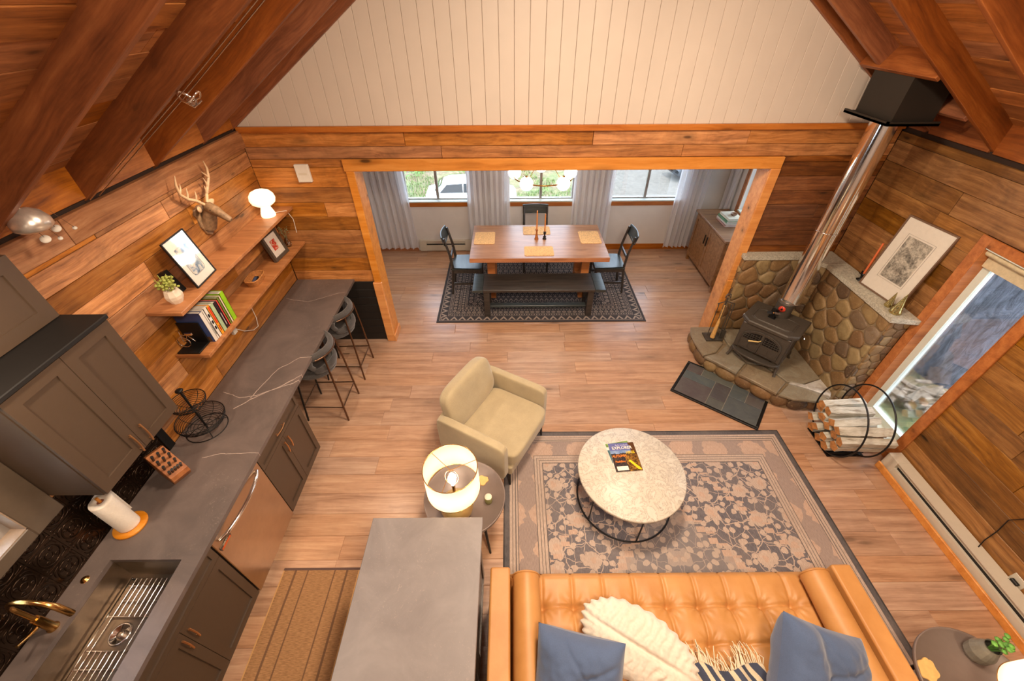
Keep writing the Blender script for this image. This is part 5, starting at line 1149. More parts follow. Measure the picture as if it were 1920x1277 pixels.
# sideboard and books
sb = thing('sideboard', 'brown wooden two door sideboard beside the dining room side window', 'sideboard', (3.2, 5.6, 0))
MB().box(2.945, 3.455, 5.08, 6.21, .815, .85, ch=.004).build('top', m_side, sb, W=True)
MB().box(2.985, 3.44, 5.11, 6.18, .09, .815).build('body', m_side, sb, W=True)
XS = frame((2.985, 0, 0), (0, -1, 0), (0, 0, 1), (-1, 0, 0))
for a, b_, hs in ((-6.165, -5.648, 1), (-5.642, -5.125, -1)):
    shaker(MB(), XS, a, b_, .12, .795, r=.06, t=.02).build('door', m_side, sb, W=True)
    MB().box((b_ - .045) if hs > 0 else (a + .03), (b_ - .03) if hs > 0 else (a + .045), .52, .66, .03, .042, X=XS).build('handle', m_black, sb, W=True)
for x in (2.985, 3.40):
    for y in (5.11, 6.14): MB().box(x, x + .045, y, y + .045, 0, .1, ch=.003).build('foot', m_side, sb, W=True)
z = .8505
for i, (rgb, th, w2, h2, lb) in enumerate((((196, 150, 140), .025, .16, .13, 'pink hardback at the bottom of the sideboard stack'), ((216, 206, 196), .028, .155, .125, 'pale grey book second from the bottom of the sideboard stack'), ((110, 160, 120), .03, .15, .12, 'sage green book second from the top of the sideboard stack'), ((226, 220, 200), .03, .14, .105, 'cream book topping the sideboard stack under the small bowl'))):
    o = thing('stacked_book', lb, 'book', (3.24, 5.70, z), .06 * (i % 2), 'books stacked on the sideboard')
    cov = plain('sideboard_book_%d' % i, rgb, .5); MB().box(-h2, h2, -w2, w2, 0, .003).box(-h2, h2, -w2, w2, th - .003, th).box(-h2, -h2 + .004, -w2, w2, 0, th).build('cover', cov, o); MB().box(-h2 + .004, h2 - .004, -w2 + .004, w2 - .004, .003, th - .003).build('pages', m_paper, o); z += th + .0003
bw = MB().lathe([(.001, 0), (.025, 0), (.045, .02), (.05, .035), (.046, .035), (.038, .02), (.02, .006), (.001, .006)], n=20).build('small_bowl', plain('brown_bowl', (150, 116, 90), .4)); bw.location = (3.26, 5.68, z); WM[bw] = T(3.26, 5.68, z); tag(bw, 'small brown bowl on top of the sideboard books', 'bowl')
# chandelier
ch = thing('chandelier', 'brass ring chandelier with glowing white globes over the dining table', 'chandelier', (.425, 5.35, 2.3))
R0 = .385; zc = 1.665
MB().cyl((.425, 5.35, 1.95), (.425, 5.35, 2.30), .007, n=8).build('stem', m_gold, ch, W=True); MB().lathe([(.001, 0), (.06, 0), (.06, -.02), (.001, -.03)], (.425, 5.35, 2.299), 20).build('canopy', m_gold, ch, W=True)
MB().tube([(.425 + R0 * math.cos(2 * PI * k / 36), 5.35 + R0 * math.sin(2 * PI * k / 36), zc) for k in range(36)], .009, 8, closed=True).build('ring', m_gold, ch, W=True)
for k in range(5):
    a = radians(-54 + 72 * k)
    p = (.425 + R0 * math.cos(a), 5.35 + R0 * math.sin(a), zc)
    MB().tube([(.425, 5.35, 1.96), p], .004, 6).build('support_arm', m_gold, ch, W=True)
    MB().ball(p, .083, n=20).build('globe', m_globe, ch, W=True)
    MB().cyl((p[0], p[1], zc + .075), (p[0], p[1], zc + .095), .02, n=12).build('globe_cap', m_gold, ch, W=True)

# ---------------------------------------------------------------- stone corner, mantel and hearth
sc = thing('wall_fireplace', None, None, kind='structure')
out = [(2.60, YF - .001), (2.60, 4.0), (3.22, 4.0), (3.40, 3.80), (3.40, 2.855), (XR - .023, 2.855), (XR - .023, YF - .001)]
MB().prism(out, 0, 1.19).build('stone_backing', m_mortar, sc)
cap = [(2.575, YF - .001), (2.575, 3.965), (3.20, 3.965), (3.365, 3.78), (3.365, 2.83), (XR - .023, 2.79), (XR - .023, YF - .001)]
cap2 = [(2.60, YF - .0005), (2.60, YF - .04), (3.5, YF - .04), (3.5, 3.2), (XR - .022, 3.2), (XR - .022, YF - .0005)]
MB().prism([cap[0], cap[1], cap[2], (3.20, YF - .001)], 1.19, 1.235, inset=.004).build('mantel_slab', m_stonecap, sc); MB().prism([(3.203, YF - .001), (3.203, 3.963), cap[3], (XR - .023, 3.78), (XR - .023, YF - .001)], 1.19, 1.235, inset=.004).build('mantel_slab', m_stonecap, sc)
MB().prism([(3.365, 3.777), cap[4], cap[5], (XR - .023, 3.777)], 1.19, 1.235, inset=.004).build('mantel_slab', m_stonecap, sc)
def stone_face(P0, P1, z0, z1, n_in, sz=.15, seed=1, dep=.017):
    """rounded field stones laid over a vertical face from P0 to P1 by relaxed random cells"""
    r = random.Random(seed); L = math.hypot(P1[0] - P0[0], P1[1] - P0[1]); u = Vector((P1[0] - P0[0], P1[1] - P0[1], 0)) / L; nn = Vector(n_in)
    cols = max(1, round(L / sz)); rows = round((z1 - z0) / (sz * .85)); pts = []
    for j in range(rows):
        for i in range(cols + (j % 2)): pts.append((((i + .5 - .5 * (j % 2)) + r.uniform(-.34, .34)) * L / cols, (j + .5 + r.uniform(-.3, .3)) * (z1 - z0) / rows))
    for p in pts:
        poly = [(0, 0), (L, 0), (L, z1 - z0), (0, z1 - z0)]
        for q in pts:
            if q == p or math.hypot(q[0] - p[0], q[1] - p[1]) > sz * 3: continue
            m = ((p[0] + q[0]) / 2, (p[1] + q[1]) / 2); d = (q[0] - p[0], q[1] - p[1]); np_ = []
            for k in range(len(poly)):
                a, b_ = poly[k], poly[(k + 1) % len(poly)]; fa = (a[0] - m[0]) * d[0] + (a[1] - m[1]) * d[1]; fb = (b_[0] - m[0]) * d[0] + (b_[1] - m[1]) * d[1]
                if fa <= 0: np_.append(a)
                if fa * fb < 0: tt = fa / (fa - fb); np_.append((a[0] + (b_[0] - a[0]) * tt, a[1] + (b_[1] - a[1]) * tt))
            poly = np_
            if len(poly) < 3: break
        if len(poly) < 3: continue
        cx = sum(a[0] for a in poly) / len(poly); cy = sum(a[1] for a in poly) / len(poly)
        # smooth the outline: chaikin twice, shrink for the joint
        poly = [(cx + (a[0] - cx) * .93, cy + (a[1] - cy) * .93) for a in poly]
        for _ in range(2):
            poly = [z_ for k in range(len(poly)) for a, b_ in [(poly[k], poly[(k + 1) % len(poly)])] for z_ in ((a[0] * .82 + b_[0] * .18, a[1] * .82 + b_[1] * .18), (a[0] * .18 + b_[0] * .82, a[1] * .18 + b_[1] * .82))]
        n = len(poly); dd = dep * r.uniform(.7, 1.5); vs = []
        for f_, h in ((1, 0), (.985, .6), (.90, .92), (.55, 1.0)): vs += [(cx + (a[0] - cx) * f_, cy + (a[1] - cy) * f_, h * dd) for a in poly]
        fs = [(l * n + k, l * n + (k + 1) % n, (l + 1) * n + (k + 1) % n, (l + 1) * n + k) for l in range(3) for k in range(n)] + [tuple(3 * n + k for k in range(n))]
        flip = u.cross(Vector((0, 0, 1))).dot(nn) < 0
        X = frame((P0[0] + u.x * cx, P0[1] + u.y * cx, z0 + cy), u, (0, 0, 1), nn)
        if flip: fs = [f[::-1] for f in fs]
        mb = MB().add([(v[0] - cx, v[1] - cy, v[2]) for v in vs], fs, True)
        o = bpy.data.objects.new('stone', mb.mesh('stone', m_stone)); COL.objects.link(o); o.parent = sc; o.matrix_basis = X; WM[o] = X
s2 = 1 / math.sqrt(2)
stone_face((2.60, 4.0), (3.22, 4.0), .2, 1.19, (0, -1, 0), .185, 3)
dv_ = Vector((.18, -.20, 0)).normalized(); stone_face((3.22, 4.0), (3.40, 3.80), .2, 1.19, (-.743, -.669, 0), .15, 5)
stone_face((3.40, 3.80), (3.40, 2.855), .0, 1.19, (-1, 0, 0), .185, 7)
stone_face((3.40, 2.855), (XR - .023, 2.855), .0, 1.19, (0, -1, 0), .12, 8, .012)
stone_face((2.60, YF - .001), (2.60, 4.0), .2, 1.19, (-1, 0, 0), .12, 9, .012)
# raised hearth
he = thing('hearth', 'raised fieldstone hearth with flagstones under the stove', 'hearth', (2.8, 3.4, 0))
edge = [(2.29, 4.04), (2.245, 3.90), (2.235, 3.72), (2.26, 3.50), (2.36, 3.385), (2.52, 3.21), (2.65, 3.07), (2.80, 2.905), (2.95, 2.83), (3.15, 2.80), (3.34, 2.82)]
inner = [(3.40, 2.86), (3.40, 3.80), (3.22, 4.0), (2.60, 4.0), (2.60, 4.03), (2.45, 4.04)]
cx, cy = 2.9, 3.5
MB().prism([((p[0] - cx) * .955 + cx, (p[1] - cy) * .955 + cy) for p in edge] + inner, 0, .178).build('core', m_mortar, he, W=True)
flags = [[(2.285, 4.03), (2.24, 3.90), (2.23, 3.72), (2.25, 3.50), (2.42, 3.55), (2.56, 3.70), (2.58, 4.03)], [(2.255, 3.475), (2.36, 3.37), (2.51, 3.20), (2.68, 3.36), (2.60, 3.68), (2.43, 3.53)],
         [(2.53, 3.18), (2.65, 3.06), (2.80, 2.89), (2.98, 3.05), (2.86, 3.30), (2.69, 3.34)], [(2.82, 2.88), (2.95, 2.81), (3.15, 2.78), (3.30, 2.80), (3.20, 2.92), (3.0, 3.03)],
         [(2.62, 3.69), (2.70, 3.36), (2.88, 3.32), (3.10, 3.50), (3.21, 3.97), (2.62, 3.98)], [(2.89, 3.31), (3.0, 3.06), (3.14, 3.02), (3.38, 3.1), (3.38, 3.78), (3.24, 3.9), (3.12, 3.49)]]
for i, f in enumerate(flags):
    MB().prism([(p[0] + .0, p[1]) for p in f], .178, .205 + .003 * (i % 3), inset=.008).build('flagstone', m_hearth, he, W=True)
MB().prism([(3.01, 3.04), (3.22, 2.92), (3.33, 2.83), (3.38, 2.89), (3.38, 3.09), (3.15, 3.01)], .178, .215, inset=.01).build('flagstone', m_reflection, he, W=True, label='window reflection painted as a pale flagstone')  # added slab: the window reflection is put into its pale colour
r_ = random.Random(6)
for i in range(len(edge) - 1):
    a, b_ = Vector(edge[i]), Vector(edge[i + 1]); L = (b_ - a).length; n_ = max(1, round(L / .16))
    for k in range(n_):
        c = a + (b_ - a) * ((k + .5) / n_); d = (b_ - a).normalized(); nr = Vector((d.y, -d.x)); c2 = c - Vector((cx - c.x, cy - c.y)).normalized() * -.035
        mb = MB(); mb.ball((0, 0, 0), 1, (L / n_ * .54, .05, .082), 12)
        o = mb.build('edge_stone', m_stone, he, W=True); X = T(c2.x, c2.y, .088 + r_.uniform(-.01, .01)) @ rzm(math.atan2(d.y, d.x)); o.matrix_basis = X
# slate hearth pad
hp_ = thing('slate_pad', 'slate tile hearth pad with a black metal edge lying on the floor', 'hearth pad', (2.33, 3.05, 0))
A_, B_, D_ = Vector((1.793, 3.125)), Vector((2.281, 3.539)), Vector((2.522, 2.563))
ux = (D_ - A_).normalized(); uy = Vector((-ux.y, ux.x)); Lx = (D_ - A_).length; Ly = .60
Xp = frame((A_.x, A_.y, .0), (ux.x, ux.y, 0), (uy.x, uy.y, 0), (0, 0, 1))
MB().box(.02, Lx - .02, .02, Ly - .02, 0.0005, .012, X=Xp).build('grout_bed', plain('grout', (150, 142, 128), .8), hp_, W=True)
for a, b_, c, d in ((0, Lx, 0, .03), (0, Lx, Ly - .03, Ly), (0, .03, .03, Ly - .03), (Lx - .03, Lx, .03, Ly - .03)): MB().box(a, b_, c, d, .0005, .022, X=Xp, ch=.003).build('metal_edge', m_black, hp_, W=True)
g = (Lx - .06) / 5; lay = [(0, 0, 2, 2), (2, 0, 1, 1), (3, 0, 2, 2), (2, 1, 1, 2), (0, 2, 2, 1), (0, 3, 1, 1), (1, 3, 2, 1), (3, 2, 1, 2), (4, 2, 1, 1), (4, 3, 1, 1)]
gy_ = (Ly - .06) / 4
for (i, j, a, b_) in lay: 
    o = MB().box(-(a * g) / 2 + .003, (a * g) / 2 - .003, -(b_ * gy_) / 2 + .003, (b_ * gy_) / 2 - .003, 0, .008, ch=.0015).build('slate_tile', m_slate, hp_, W=True); o.matrix_basis = Xp @ T(.03 + (i + a / 2) * g, .03 + (j + b_ / 2) * gy_, .012)

# ---------------------------------------------------------------- wood stove, flue
wd_ = Vector((.685, -.729)); th_ = math.atan2(wd_.y, wd_.x)
sv = thing('wood_stove', 'black cast iron wood stove on four curved legs', 'stove', (2.865, 3.47, .2122), th_)
# local x = width, local -y = front
MB().box(-.255, .255, -.19, .20, .14, .50, ch=.01).build('body', m_iron, sv, bevel=.006)
tpz = MB(); oc = [(-.285, -.16), (-.20, -.235), (.20, -.235), (.285, -.16), (.285, .215), (-.285, .215)]; tpz.prism(oc, .50, .54, inset=.012); tpz.build('top_plate', m_iron, sv)
ov_ = [(.21 * max(-1, min(1, 1.25 * math.cos(a))), -.04 + .12 * max(-1, min(1, 1.25 * math.sin(a)))) for a in [2 * PI * k / 32 for k in range(32)]]
MB().tube([(p[0], p[1], .541) for p in ov_], .005, 6, closed=True).build('lid_rim', m_iron, sv); MB().prism([(p[0] * .93, p[1] * .93 - .003) for p in ov_], .540, .546, inset=.004).build('lid', m_iron, sv)
MB().box(-.24, .24, -.215, -.19, .16, .49, ch=.006).build('front_frame', m_iron, sv)
dg = MB()
for s in (-1, 1):
    x0_, x1_ = (0.004, .20) if s > 0 else (-.20, -.004); ar = [(x0_, .19), (x1_, .19)] + [(x1_ if False else .20 * s * math.cos(q) if True else 0, .335 + .115 * math.sin(q)) for q in [k * PI / 2 / 8 for k in range(9)]]
    ar = [(p[0] if abs(p[0]) > .004 else .004 * s, p[1]) for p in ar]
    if s < 0: ar = [(-p[0], p[1]) for p in [(.004, .19), (.20, .19)] + [(.20 * math.cos(q), .335 + .115 * math.sin(q)) for q in [k * PI / 2 / 8 for k in range(9)]]]
    Xf = frame((0, -.215, 0), (1, 0, 0), (0, 0, 1), (0, -1, 0)); ar = [(abs(p[0]) * s, p[1]) for p in ar]
    if s < 0: ar = ar[::-1]
    d_ = MB().prism(ar, 0, .012, X=Xf, inset=.003)
    for k in range(2):
        a = .02 + .09 * k; d_.box(s * a, s * (a + .075), .205, .295, .012, .018, X=Xf)
    d_.tube([(p[0], p[1], .014) for p in ar], .005, 5, closed=True, X=Xf); od = d_.build('door', m_iron, sv)
    MB().prism([(abs(p[0]) * s * .86 + s * .012, .33 + (p[1] - .335) * .8) if p[1] > .3 else (abs(p[0]) * s * .86 + s * .012, .315) for p in ar], .012, .0135, X=Xf).build('pane', m_black, od)
    gr = MB()
    for k in range(6):
        q = s * (.03 + k * .028); gr.tube([(q, .318, .017), (q + s * .01 * math.sin(k), .33 + .085 * math.sqrt(max(0, 1 - (q / .19) ** 2)), .017)], .0022, 5, X=Xf)
    for z_ in (.34, .365, .39): gr.tube([(s * .02, z_, .018), (s * .19 * math.sqrt(max(.01, 1 - ((z_ - .33) / .105) ** 2)), z_, .018)], .0018, 5, X=Xf)
    gr.build('grille', m_iron, od)
MB().tube([(-.005, -.235, .36), (-.02, -.255, .352), (-.11, -.275, .325)], [.006, .008, .009], 8).build('door_handle', plain('pale_wood_handle', (206, 176, 112), .5), sv, label='pale wooden door handle')
lip = [(-.24, 0), (.24, 0)] + [(.24 * math.cos(q), -.095 * math.sin(q)) for q in [k * PI / 14 for k in range(1, 14)]]
lip = [(.25, 0)] + [(.25 * math.cos(q), -.10 * math.sin(q)) for q in [k * PI / 14 for k in range(1, 14)]] + [(-.25, 0)]
MB().prism([(p[0], p[1] - .20) for p in lip[::-1]], .125, .145, inset=.006).build('ash_lip', m_iron, sv)
for sx_ in (-1, 1):
    for sy_ in (-1, 1): MB().tube([(sx_ * .225, sy_ * .165, .15), (sx_ * .245, sy_ * .19, .10), (sx_ * .25, sy_ * .205, .04), (sx_ * .262, sy_ * .225, 0.002)], [.028, .02, .014, .016], 8).build('leg', m_iron, sv)
MB().cyl((0, .10, .54), (0, .10, .715), .085, .085, n=28).build('flue_collar', m_iron, sv)
MB().tube([(-.285, .0, .47), (-.31, -.01, .45), (-.31, -.02, .42)], [.005, .006, .008], 6).tube([(.285, .0, .47), (.31, -.01, .47), (.315, -.02, .45)], [.005, .006, .008], 6).build('air_lever', m_chrome, sv)
px, py = 3.05, 3.612; pz0 = .90
# collar base in world: shift the pipe onto the collar
Cw = WM[sv] @ Vector((0, .10, 0)); px, py = (Cw.x + 3.05) / 2, (Cw.y + 3.612) / 2
fp = thing('stove_pipe', 'polished chrome chimney pipe rising from the wood stove', 'pipe', (px, py, .92))
MB().cyl((px, py, .92), (px, py, 1.72), .0975, n=40).build('lower_section', m_chrome, fp, W=True); MB().cyl((px, py, 1.72), (px, py, 2.644), .0985, n=40).build('upper_section', m_chrome, fp, W=True)
for z_ in (.925, 1.72): MB().tube([(px + .101 * math.cos(2 * PI * k / 40), py + .101 * math.sin(2 * PI * k / 40), z_) for k in range(40)], .004, 6, closed=True).build('band', m_chrome, fp, W=True)
th2 = thing('pipe_thermometer', 'round red dial thermometer stuck on the black flue collar', 'thermometer', (px, py, .85))
Xt = frame((Cw.x - .087 * .73, Cw.y - .087 * .683, .875), (.683, -.73, 0), (0, 0, 1), (-.73, -.683, 0))
MB().lathe([(.001, 0), (.034, 0), (.034, .004), (.001, .005)], n=24, X=Xt).build('dial', plain('thermometer_red', (206, 66, 44), .4), th2, W=True); MB().lathe([(.001, .005), (.012, .005), (.012, .008), (.001, .008)], n=12, X=Xt).build('hub', m_black, th2, W=True)
MB().box(-.002, .002, 0, .028, .006, .008, X=Xt).build('pointer', m_black, th2, W=True)
sfan = thing('stove_fan', 'small black stove top fan standing on the wood stove', 'fan', tuple(WM[sv] @ Vector((-.045, -.02, .5462))), th_)
MB().box(-.035, .035, -.025, .025, 0, .012).box(-.02, .02, -.012, .012, .012, .055).build('base', m_black, sfan)
fb = MB()
for k in range(8): fb.box(-.032 + .009 * k, -.029 + .009 * k, -.01, .03, .05, .10)
fb.build('heat_fin', m_black, sfan)
for k in range(4):
    a = k * PI / 2 + .3; MB().grid(5, 4, lambda u, v: (math.cos(a) * (.012 + .05 * u) - math.sin(a) * (v - .5) * .034 * (1 - .3 * u), -.03 - .012 * (v - .5), .075 + math.sin(a) * (.012 + .05 * u) + math.cos(a) * (v - .5) * .034 * (1 - .3 * u))).build('blade', m_traygrey if k == 0 else m_black, sfan)
MB().ball((0, -.03, .075), .009, n=8).build('hub', m_brass, sfan)
fx = thing('flue_box', 'black square ceiling support box around the chimney pipe', 'flue box', (3.09, 3.67, 2.65))
MB().box(2.88, 3.285, 3.41, 3.93, 2.645, 2.662).box(2.88, 3.285, 3.41, 3.425, 2.645, 2.675).box(2.88, 2.895, 3.41, 3.93, 2.645, 2.675).build('trim_plate', m_soffit, fx, W=True)
MB().box(2.935, 3.255, 3.45, 3.87, 2.662, 3.02).build('box', m_soffit, fx, W=True)
# mantel things
pc = thing('mantel_picture', 'wide framed grey etching leaning on the stone mantel', 'picture', (3.50, 3.2, 1.236), PI + radians(8))
Xpp = ry(radians(-7)) @ frame((0, 0, 0), (0, 1, 0), (0, 0, 1), (1, 0, 0)); w2, h2 = .285, .70
pw = .225
b = MB(); b.box(-pw, pw, 0, .012, 0, .02, X=Xpp); b.box(-pw, pw, h2 - .012, h2, 0, .02, X=Xpp); b.box(-pw, -pw + .012, .012, h2 - .012, 0, .02, X=Xpp); b.box(pw - .012, pw, .012, h2 - .012, 0, .02, X=Xpp)
b.build('frame', plain('thin_brown_frame', (110, 84, 66), .4), pc); MB().box(-pw + .012, pw - .012, .012, h2 - .012, .002, .01, X=Xpp).build('mat_board', m_paper, pc)
t = NT('etching'); c = t.co((1, 1, 1), False); n1 = t.noise(c, 10, 6, .75, .6); n2 = t.noise(c, 70, 3, .7); s = t.n('ShaderNodeSeparateXYZ', {0: c})
g_ = t.ma('ADD', t.ma('MULTIPLY', n1, .8), t.ma('MULTIPLY', n2, .3)); cl = t.ramp(g_, [(.44, lin(84, 80, 74)), (.55, lin(150, 144, 132)), (.64, lin(196, 188, 174))]); m_etch = t.fin(cl, .6)
MB().box(-.115, .115, .16, .55, .0105, .0112, X=Xpp).build('print', m_etch, pc); MB().tube([(a, b_, .0115) for a, b_ in ((-.13, .145), (.13, .145), (.13, .565), (-.13, .565))], .001, 4, closed=True, X=Xpp).build('print_border', m_iron, pc)
MB().box(-pw + .012, pw - .012, .012, h2 - .012, .0145, .0155, X=Xpp).build('glass', m_pglass, pc)
cm = thing('mantel_candleholder', 'black leaf candle holder with a coral taper on the stone mantel', 'candlestick', (3.50, 3.47, 1.2355))
MB().lathe([(.001, 0), (.035, 0), (.04, .006), (.018, .012), (.014, .03), (.02, .05), (.022, .075), (.001, .075)], n=14).build('holder', m_black, cm)
for k in range(5):
    a = k * 1.26; MB().grid(6, 5, lambda u, v: (math.cos(a) * (.015 + .045 * u) - math.sin(a) * (v - .5) * .03 * math.sin(PI * min(u + .15, 1)), math.sin(a) * (.015 + .045 * u) + math.cos(a) * (v - .5) * .03 * math.sin(PI * min(u + .15, 1)), .055 + .03 * u)).build('leaf', m_black, cm)
MB().cyl((0, 0, .07), (0, 0, .40), .012, .009, n=10).build('candle', m_candle2, cm)
m_mosaic = plain('gold_mosaic_glass', (176, 160, 104), .18, .8, .4, .5, 70)
for loc, h_, r0, lb in (((3.455, 3.02, 1.2355), .15, .035, 'shorter mosaic cone ornament beside the etching on the mantel'), ((3.44, 2.915, 1.2355), .20, .05, 'taller mosaic cone ornament at the window end of the mantel')):
    o = MB().lathe([(.001, 0), (r0 * .8, 0), (r0, .012), (r0 * .85, .03), (r0 * .55, h_ * .45), (r0 * .2, h_ * .85), (.002, h_)], n=18).build('cone_ornament', m_mosaic); o.location = loc; WM[o] = T(*loc); tag(o, lb, 'ornament', 'mosaic cones on the mantel')
# fireplace tools
ft = thing('fireplace_tools', 'rack of black iron fireplace tools with a straw brush on the hearth', 'fireplace tools', (2.47, 3.80, .2122))
MB().cyl((0, .02, 0), (0, .02, .58), .009, n=8).box(-.1, .1, -.06, .09, 0, .015).tube([(-.09, .02, .5), (0, .02, .53), (.09, .02, .5)], .006, 6).tube([(-.03, .02, .58), (-.02, .02, .63), (.02, .02, .63), (.03, .02, .58)], .006, 6).build('stand', m_iron, ft)
for k, (x, y) in enumerate(((-.09, 0), (.04, -.03), (.09, .0))): MB().tube([(x, y, .52), (x, y - .01, .48), (x, y - .015, .06)], [.009, .006, .006], 6).build('poker', m_iron, ft)
MB().box(.065, .115, -.03, .0, .03, .13).build('shovel_blade', m_iron, ft)
MB().tube([(-.04, -.04, .52), (-.04, -.045, .34), (-.04, -.05, .30), (-.045, -.055, .06)], [.006, .006, .016, .028], 8).build('brush', plain('straw_brush', (206, 160, 92), .8, bumpy=.4, var=.2, nscale=90), ft, label='straw coloured hearth brush')

# ---------------------------------------------------------------- log hoop and firewood
lh = thing('log_hoop', 'double black iron hoop log holder beside the tall window', 'log holder', (3.24, 2.42, 0))
for x, dr in ((3.09, 0), (3.33, .0)):
    MB().tube([(x + .05 * math.sin(2 * PI * k / 48 + 1), 2.42 + .335 * math.cos(2 * PI * k / 48), .345 + .335 * math.sin(2 * PI * k / 48)) for k in range(48)], .0075, 8, closed=True).build('hoop', m_black, lh, W=True)
for y in (2.26, 2.58): MB().tube([(3.06, y, .05), (3.38, y, .05)], .006, 6).build('cross_bar', m_black, lh, W=True)
MB().box(3.05, 3.40, 2.25, 2.59, 0.0, .012).build('foot_plate', m_black, lh, W=True)
r_ = random.Random(12); logs = [(-.12, .10, 0), (.0, .085, 0), (.12, .10, 0), (-.19, .20, 1), (-.065, .19, 1), (.06, .19, 1), (.185, .20, 1), (-.225, .31, 2), (-.12, .295, 2), (-.01, .29, 2), (.10, .295, 2), (.21, .31, 2), (-.16, .385, 3), (-.05, .385, 3), (.07, .385, 3), (.17, .39, 3)]
names = ['bottom layer', 'second layer', 'third layer', 'top layer']
cnt = [0] * 4; tot = [3, 4, 5, 4]; ordn = [['near the radiator end', 'in the middle', 'near the hearth end'], ['at the heater end', 'second from the heater end', 'second from the hearth end', 'at the hearth end'],
        ['at the heater end', 'second from the heater end', 'in the middle', 'second from the hearth end', 'at the hearth end'], ['at the heater end', 'second from the heater end', 'second from the hearth end', 'at the hearth end']]
for dy, z_, ly in logs:
    L = r_.uniform(.40, .50); n = r_.choice((4, 5, 5)); pts = [(r_.uniform(.042, .058) * math.cos(2 * PI * k / n + r_.uniform(-.2, .2)), r_.uniform(.038, .052) * math.sin(2 * PI * k / n)) for k in range(n)]
    o = thing('firewood_log', 'split white birch log in the %s of the hoop, %s' % (names[ly], ordn[ly][cnt[ly]]), 'log', (3.22 + r_.uniform(-.03, .03), 2.42 + dy, z_), r_.uniform(-.06, .06), 'split logs in the iron hoop'); cnt[ly] += 1
    secs = 7; vs = []; mb = MB()
    for i in range(secs):
        x = (-.5 + i / (secs - 1)) * L
        for p in pts: vs.append((x + r_.uniform(-.008, .008), p[0] * (1 + r_.uniform(-.10, .10)), p[1] * (1 + r_.uniform(-.10, .10))))
    fs = [(i * n + k, (i + 1) * n + k, (i + 1) * n + (k + 1) % n, i * n + (k + 1) % n) for i in range(secs - 1) for k in range(n)]
    mb.add(vs, fs, False); mb.build('bark', m_birch, o)
    MB().add([vs[k] for k in range(n)], [tuple(range(n))]).build('cut_end', m_birchend, o); MB().add([vs[(secs - 1) * n + k] for k in range(n)], [tuple(range(n))[::-1]]).build('cut_end', m_birchend, o)
# outlet and cord
ol = thing('wall_outlet', 'cream wall outlet low on the golden plank wall', 'outlet', (XR, 1.07, .19))
MB().box(-1.12, -1.03, .13, .25, .001, .008, X=FR, ch=.002).build('plate', m_heater, ol, W=True); MB().box(-1.10, -1.05, .17, .21, .008, .03, X=FR, ch=.003).build('plug', m_black, ol, W=True)
MB().tube([(-1.10, .19, .03), (-1.16, .15, .05), (-1.22, .13, .10), (-1.30, .15, .08), (-1.35, .24, .02), (-1.36, .37, .012), (-1.38, .50, .012), (-1.34, .60, .012), (-1.25, .8, .012), (-1.1, .95, .012)], .0035, 6, X=FR).build('cord', m_black, ol, W=True)

# ---------------------------------------------------------------- ceiling fittings
cl_ = thing('cable_light', 'twin cable track light with a glass clip running down the rafter', 'track light', (-1.6, 2.39, 3.1))
def rp(x, off=.03, y=2.39): return (x, y, zl(x) - off)
for dy in (-.035, .035): MB().tube([rp(-2.46, .02, 2.39 + dy), rp(-1.6, .035, 2.39 + dy), rp(-.9, .03, 2.39 + dy), rp(.3, .03, 2.39 + dy)], .003, 6).build('cable', m_steel, cl_, W=True)
q = rp(-1.63, .05); MB().tube([(q[0] + .05 * math.cos(a), q[1] + .045 * math.sin(a), q[2] - .01 + .02 * math.cos(a * 2)) for a in [2 * PI * k / 16 for k in range(16)]], .006, 6, closed=True).tube([(q[0] - .05, q[1], q[2] - .03), (q[0], q[1], q[2] - .06), (q[0] + .05, q[1], q[2] - .03)], .005, 6).build('clip', m_chrome, cl_, W=True)
MB().lathe([(.001, 0), (.012, .002), (.022, .02), (.02, .035), (.001, .036)], (q[0], q[1], q[2] - .055), 12).build('lamp_head', glassy('clear_glass', (.9, .9, .9), .6), cl_, W=True)
dl = thing('dome_spotlight', 'chrome dome spotlight hung under the rafters over the wall cabinet', 'spotlight', (-2.30, 1.87, 2.62))
MB().lathe([(.001, .06), (.03, .055), (.06, .035), (.078, .0), (.078, -.03), (.06, -.045), (.03, -.05), (.001, -.05)], (-2.30, 1.86, 2.61), 28).build('dome', plain('satin_dome', (226, 218, 208), .3, .75), dl, W=True)
MB().cyl((-2.30, 1.86, 2.66), (-2.32, 1.83, 2.76), .008, n=8).build('stem', m_chrome, dl, W=True)
ms = thing('hanging_discs', 'small white disc mobile hanging beside the chrome dome spotlight', 'mobile', (-2.36, 1.9, 2.56))
for (u_, v_, z_, r0) in ((-2.33, 1.89, 2.50, .021), (-2.33, 1.97, 2.52, .020), (-2.30, 1.93, 2.485, .010), (-2.29, 2.02, 2.50, .010)):
    MB().lathe([(.001, -.003), (r0, -.002), (r0, .002), (.001, .003)], n=18, X=T(u_, v_, z_) @ rx(.6) @ ry(.5)).build('disc', m_paper, ms, W=True); MB().cyl((u_, v_, z_ + r0 * .5), (-2.33, v_ - .02, 2.60), .0012, n=5).build('string', m_bronze, ms, W=True)

